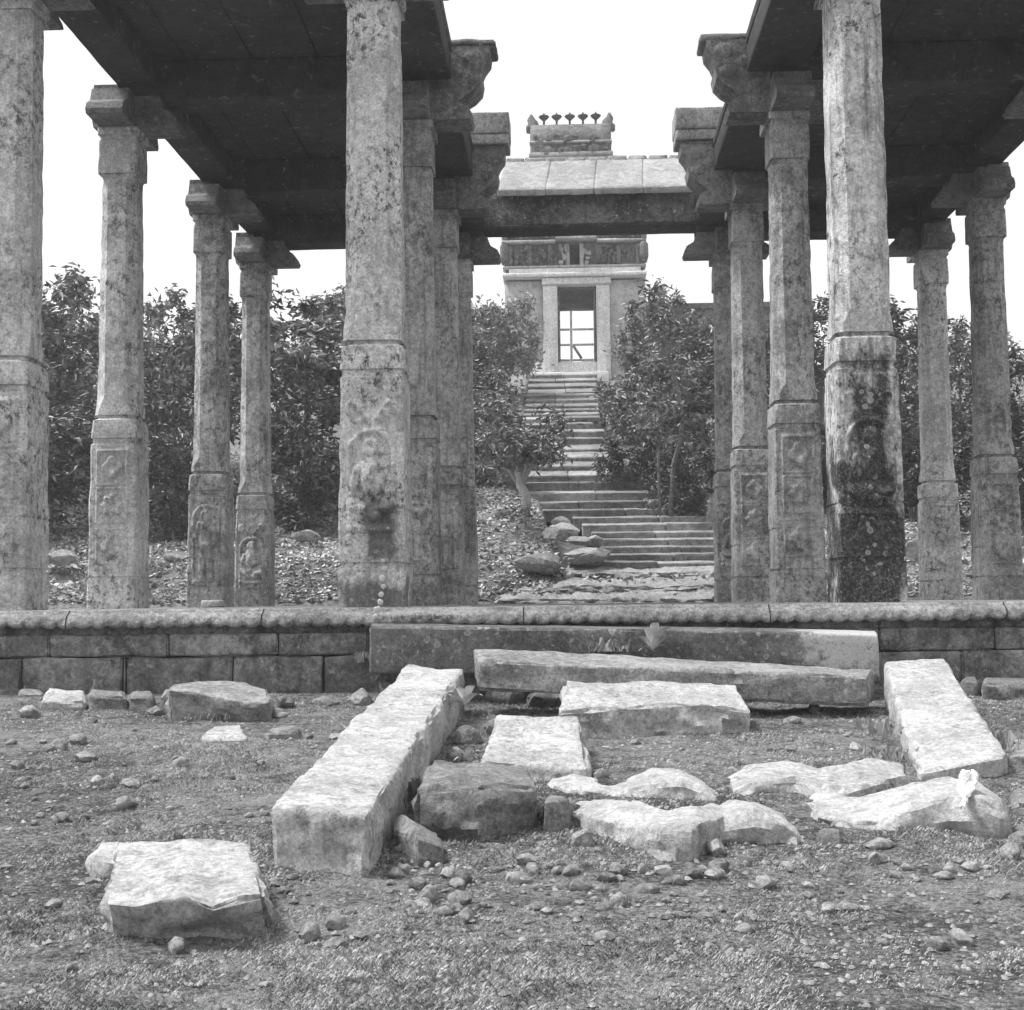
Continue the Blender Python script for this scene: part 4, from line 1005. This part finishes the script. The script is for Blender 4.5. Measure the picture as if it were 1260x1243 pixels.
# the twisted little tree beside the stair foot
x = at(650, 640, 25.4).x; g = gnd(x, 25.4)
t = thing('little_tree', 'twisted little tree with pale trunk beside the foot of the stairway', 'tree', (x, 25.4, g), 'trees on the slope behind the hall')
pts = [(at(a, b, 25.4)-Vector((x, 25.4, g))) for a, b in ((649, 655), (646, 632), (648, 612), (640, 598), (637, 578), (628, 560))]
V, Fs = tube_data(pts, [.12, .10, .085, .075, .06, .03], 9, 1, .4)
for e in ((660, 540), (600, 545), (680, 532)):
    q = at(e[0], e[1], 25.2)-Vector((x, 25.4, g)); a, f = tube_data([pts[3], pts[3].lerp(q, .5)+Vector((0, .1, .05)), q], [.05, .035, .015], 6, 2); k = len(V); V += a; Fs += [tuple(i+k for i in r_) for r_ in f]
obj('trunk', mesh('trunk', V, Fs, M_BARKP), t)
rs = np.random.RandomState(44); cs = []
for _ in range(42):
    a = at(rs.uniform(588, 692), 545+rs.normal()*20, 25.4+rs.normal()*.45); cs.append(np.array(a-Vector((x, 25.4, g))))
obj('crown', quad_mesh('crown', leaves(4200, np.array(cs), rs.uniform(.08, .16, len(cs)), .13, rs), M_LEAF), t)
# slim trunks; upper stem of the leaning one stands in for a light streak
for lab, pl, rad in (('slim tree beside the middle steps, leaning upper stem added along a light streak', ((822, 596), (829, 570), (838, 540), (840, 512), (834, 480), (826, 450), (817, 418), (812, 395)), .05),
                     ('young pale stemmed sapling before the dark low bush beside the steps', ((812, 588), (810, 568), (812, 548), (807, 528), (800, 512)), .035)):
    b = at(pl[0][0], pl[0][1], 28.2); gg = gnd(b.x, 28.2)
    t = thing('sapling', lab, 'tree', (b.x, 28.2, gg), 'trees on the slope behind the hall')
    pts = [at(p, q, 28.2-.25*i)-Vector((b.x, 28.2, gg)) for i, (p, q) in enumerate(pl)]; pts[0].z = -.1
    V, Fs = tube_data(pts, [rad*(1-.6*i/len(pts)) for i in range(len(pts))], 7, 3, .3); obj('trunk', mesh('trunk', V, Fs, M_BARK), t)
    cs = np.array([np.array(pts[-1])+rs.normal(size=3)*np.array([.35, .25, .3]) for _ in range(10)])
    obj('crown', quad_mesh('crown', leaves(650, cs, np.full(10, .13), .15, rs), M_LEAF), t)

# ------------------------------------------------------------------ broad leaved weeds
def weed(px, py, Y, spec, label, name='broad_leaved_weed', z=None, mat=M_PLANT, cat='plant'):
    """spec: list of (dx px, dy px, width px) for each leaf tip seen from the base"""
    p = at(px, py, Y); s = Y/F
    t = thing(name, label, cat, p)
    for i, (dx, dy, wd) in enumerate(spec):
        L = math.hypot(dx, dy)*s; dx *= 1.25; dy *= 1.25; L *= 1.25; tip = Vector((dx*s, -L*rnd.uniform(.1, .5), -dy*s*.75+L*.1))
        side = tip.cross(Vector((0, .25, 1))).normalized(); up = side.cross(tip).normalized()
        V = []; Fs = []; n = 7
        for k in range(n+1):
            u = k/n; c = tip*u+Vector((0, 0, .22*L*math.sin(u*3.1)-.06*L*u*u)); ww = wd*s*.5*(math.sin(math.pi*min(1, u*.94+.05))**.8)
            V += [c-side*ww+up*ww*.25, c, c+side*ww+up*ww*.25]
        for k in range(n):
            for e in (0, 1): a = k*3+e; Fs.append((a, a+1, a+4, a+3))
        obj('leaf', mesh('leaf', V, Fs, mat), t)
    return t
weed(572, 868, 8.6, [(-22, -12, 12), (-8, -22, 12), (10, -24, 13), (18, -12, 12), (-20, 4, 11), (14, 6, 11), (2, -10, 10)], 'broad leaved weed sprouting beside the far end of the long slab')
weed(574, 934, 7.3, [(-10, -10, 9), (6, -14, 9), (12, -4, 8), (-12, 2, 8), (0, -8, 8)], 'small broad leaved seedling in the dark hollow beside the long slab')
weed(803, 800, 10.05, [(-18, -14, 11), (-8, -28, 11), (4, -34, 12), (20, -26, 12), (30, -10, 11), (-14, 2, 10), (18, 2, 10), (8, -16, 10)], 'broad leaved weed growing over the middle of the sill slab')
def tuft(px, py, Y, n, hpx, label, spread=14, mat=M_LEAFP, droop=.95, wide=.0028, cat='plant', name='weed_tuft'):
    p = at(px, py, Y); s = Y/F; V = []
    for _ in range(n):
        a = rnd.uniform(0, 6.28); b = Vector((rnd.gauss(0, spread*s*.5), rnd.gauss(0, .09 if Y < 10 else .03), 0)); h = hpx*s*rnd.uniform(.3, .85)
        o_ = Vector((math.cos(a), math.sin(a), 0))*h*rnd.uniform(.1, .7); sd_ = Vector((-math.sin(a), math.cos(a), 0))*wide*rnd.uniform(.6, 1.5)
        V += [b-sd_, b+sd_, b+o_*.45+Vector((0, 0, h*.75))+sd_*.8, b+o_+Vector((0, 0, h*(1-droop*rnd.random())))]
    o = obj(name, quad_mesh(name, np.array([tuple(v) for v in V]), mat), None, p); o['kind'] = 'stuff'; return o
tuft(745, 802, 10.08, 90, 26, 'grassy weed tuft hanging over the sill slab beside the broad leaved weed', 26)
tuft(525, 762, 10.7, 420, 9, 'mossy weeds along the cornice above the end of the sill slab', 46)
tuft(1092, 935, 7.6, 110, 26, 'weeds growing along the inner edge of the broad sloping slab', 26)
tuft(1080, 904, 8.2, 70, 34, 'weeds in the corner between narrow slab and broad sloping slab', 20)
tuft(515, 985, 6.6, 90, 44, 'dark weeds in the crack between long slab and bulky block', 14)
tuft(460, 815, 10.5, 90, 24, 'weeds at the end of the sill slab by the platform wall', 22)
tuft(250, 885, 9.2, 60, 12, 'grass tuft in the shade of the flat overhanging rock', 40)
tuft(1235, 925, 8.0, 90, 40, 'weeds behind the broad sloping slab near the picture edge', 30)

# lichen discs running down the tall pale column and the cornice
lm = plain('lichen', .5); o_t = thing('lichen_patches', 'string of round white lichens running down the tall pale column foot to the cornice', 'lichen')
for (px, py, r_, Y) in [(471, 690, 4, R1-.004), (473, 700, 5, R1-.006), (470, 712, 6, R1-.006), (472, 722, 5, R1-.006), (469, 732, 5, R1-.006), (468, 741, 5, 10.80), (464, 750, 6, 10.745), (462, 759, 5, 10.735)]:
    p = at(px, py, Y); s = Y/F; V = [p+Vector((0, -.004, 0))]; m = 11
    for ring, q in ((.55, -.009), (.8, -.006), (1, .004)):
        for k in range(m): a = 6.283*k/m; rr = r_*.72*s*ring*(1+.45*noise.noise(Vector((math.cos(a)*2+px, math.sin(a)*2, py)))); V.append(p+Vector((rr*math.cos(a), q, rr*math.sin(a))))
    Fs = [(0, 1+(k+1) % m, 1+k) for k in range(m)]+[(1+j*m+k, 1+j*m+(k+1) % m, 1+(j+1)*m+(k+1) % m, 1+(j+1)*m+k) for j in (0, 1) for k in range(m)]
    obj('lichen_disc', mesh('lichen_disc', V, Fs, lm), o_t)

# ------------------------------------------------------------------ turf and leaf litter
def turf():
    n = 330000; y = 3.2+(10.72-3.2)*nrs.rand(n)**1.35
    x = -0.04*y+nrs.uniform(-1, 1, n)*(y*.42+.5)
    d = np.array([noise.noise(Vector((a*1.3, b*1.3, 5)))+.6*noise.noise(Vector((a*4.5, b*4.5, 9))) for a, b in zip(x, y)])
    k = nrs.rand(n) < np.clip(.6+d*1.3, .04, 1); x, y, d = x[k], y[k], d[k]; n = len(x)
    z = np.array([gnd(a, b) for a, b in zip(x, y)])
    a = nrs.uniform(0, 6.283, n); h = nrs.uniform(.005, .015, n)*(1+.8*np.clip(d, -.5, 1)); wd = nrs.uniform(.0009, .0021, n); ln = h*nrs.uniform(.3, 1.6, n)
    P = np.stack([x, y, z-.003], 1); o_ = np.stack([np.cos(a)*ln, np.sin(a)*ln, np.zeros(n)], 1); s_ = np.stack([-np.sin(a)*wd, np.cos(a)*wd, np.zeros(n)], 1); u = np.stack([0*h, 0*h, h], 1)
    V = np.empty((n, 4, 3)); V[:, 0] = P-s_; V[:, 1] = P+s_; V[:, 2] = P+o_*.5+u*.8+s_*.7; V[:, 3] = P+o_+u
    return V.reshape(-1, 3)
o = obj('grass', quad_mesh('grass', turf(), M_GRASS)); o['kind'] = 'stuff'
def litter():
    n = 60000; y = 21.4+nrs.rand(n)**1.4*14; x = nrs.uniform(-1, 1, n)*(y*.42+.5)-.03*y
    k = ~((x > .1+(y-22)*-.12) & (x < 3.2-(y-22)*.19) & (y > 22.2)); x, y = x[k], y[k]; n = len(x)
    z = np.array([gnd(a, b) for a, b in zip(x, y)])
    c = np.stack([x, y, z+.02], 1); d = nrs.normal(size=(n, 3)); d[:, 2] *= .35; d /= np.linalg.norm(d, axis=1)[:, None]
    s_ = np.cross(d, np.array([0, 0, 1.0])+nrs.normal(size=(n, 3))*.45); L = nrs.uniform(.04, .11, n)[:, None]; W = L*.3
    V = np.empty((n, 4, 3)); V[:, 0] = c; V[:, 1] = c+d*L*.5+s_*W; V[:, 2] = c+d*L+np.array([0, 0, .015]); V[:, 3] = c+d*L*.5-s_*W
    return V.reshape(-1, 3)
o = obj('leaf_litter', quad_mesh('leaf_litter', litter(), M_LITTER)); o['kind'] = 'stuff'
def gravel():
    n = 14000; y = 3.3+(10.6-3.3)*nrs.rand(n)**1.25; x = -0.04*y+nrs.uniform(-1, 1, n)*(y*.42+.4)
    z = np.array([gnd(a, b) for a, b in zip(x, y)]); r_ = .0025+.013*nrs.rand(n)**3
    P = np.stack([x, y, z+r_*.1], 1); base = np.array([[1, 0, 0], [0, 1, 0], [-1, 0, 0], [0, -1, 0], [0, 0, .75], [.6, .6, .5], [-.5, .5, .55]])
    V = P[:, None]+base[None]*r_[:, None, None]*nrs.uniform(.55, 1.35, (n, 7, 1))
    f = np.array([[3, 0, 4], [2, 3, 4], [0, 5, 4], [0, 1, 5], [1, 6, 5], [1, 2, 6], [5, 6, 4], [6, 2, 4]]); I = (np.arange(n)[:, None, None]*7+f[None]).reshape(-1)
    me = bpy.data.meshes.new('gravel'); me.vertices.add(7*n); me.vertices.foreach_set('co', V.astype(np.float32).ravel())
    me.loops.add(len(I)); me.loops.foreach_set('vertex_index', I.astype(np.int32)); me.polygons.add(8*n); me.polygons.foreach_set('loop_start', (np.arange(8*n)*3).astype(np.int32)); me.update(calc_edges=True); me.materials.append(M_EARTHSTONE)
    return me
o = obj('gravel', gravel()); o['kind'] = 'stuff'

# ------------------------------------------------------------------ faint haze volume, added to lighten far trees and gate like flare
hb = plainbox('haze', M_CLOTH, -420, 420, -320, 520, -3, 26)
hm = bpy.data.materials.new('haze_flare'); hm.use_nodes = True; hm.node_tree.nodes.clear()
pv = hm.node_tree.nodes.new('ShaderNodeVolumePrincipled'); ho = hm.node_tree.nodes.new('ShaderNodeOutputMaterial')
pv.inputs['Color'].default_value = (.95, .95, .95, 1); pv.inputs['Density'].default_value = .0018; pv.inputs['Anisotropy'].default_value = .2
hm.node_tree.links.new(pv.outputs[0], ho.inputs['Volume'])
hb.data.materials.clear(); hb.data.materials.append(hm); hb['kind'] = 'stuff'
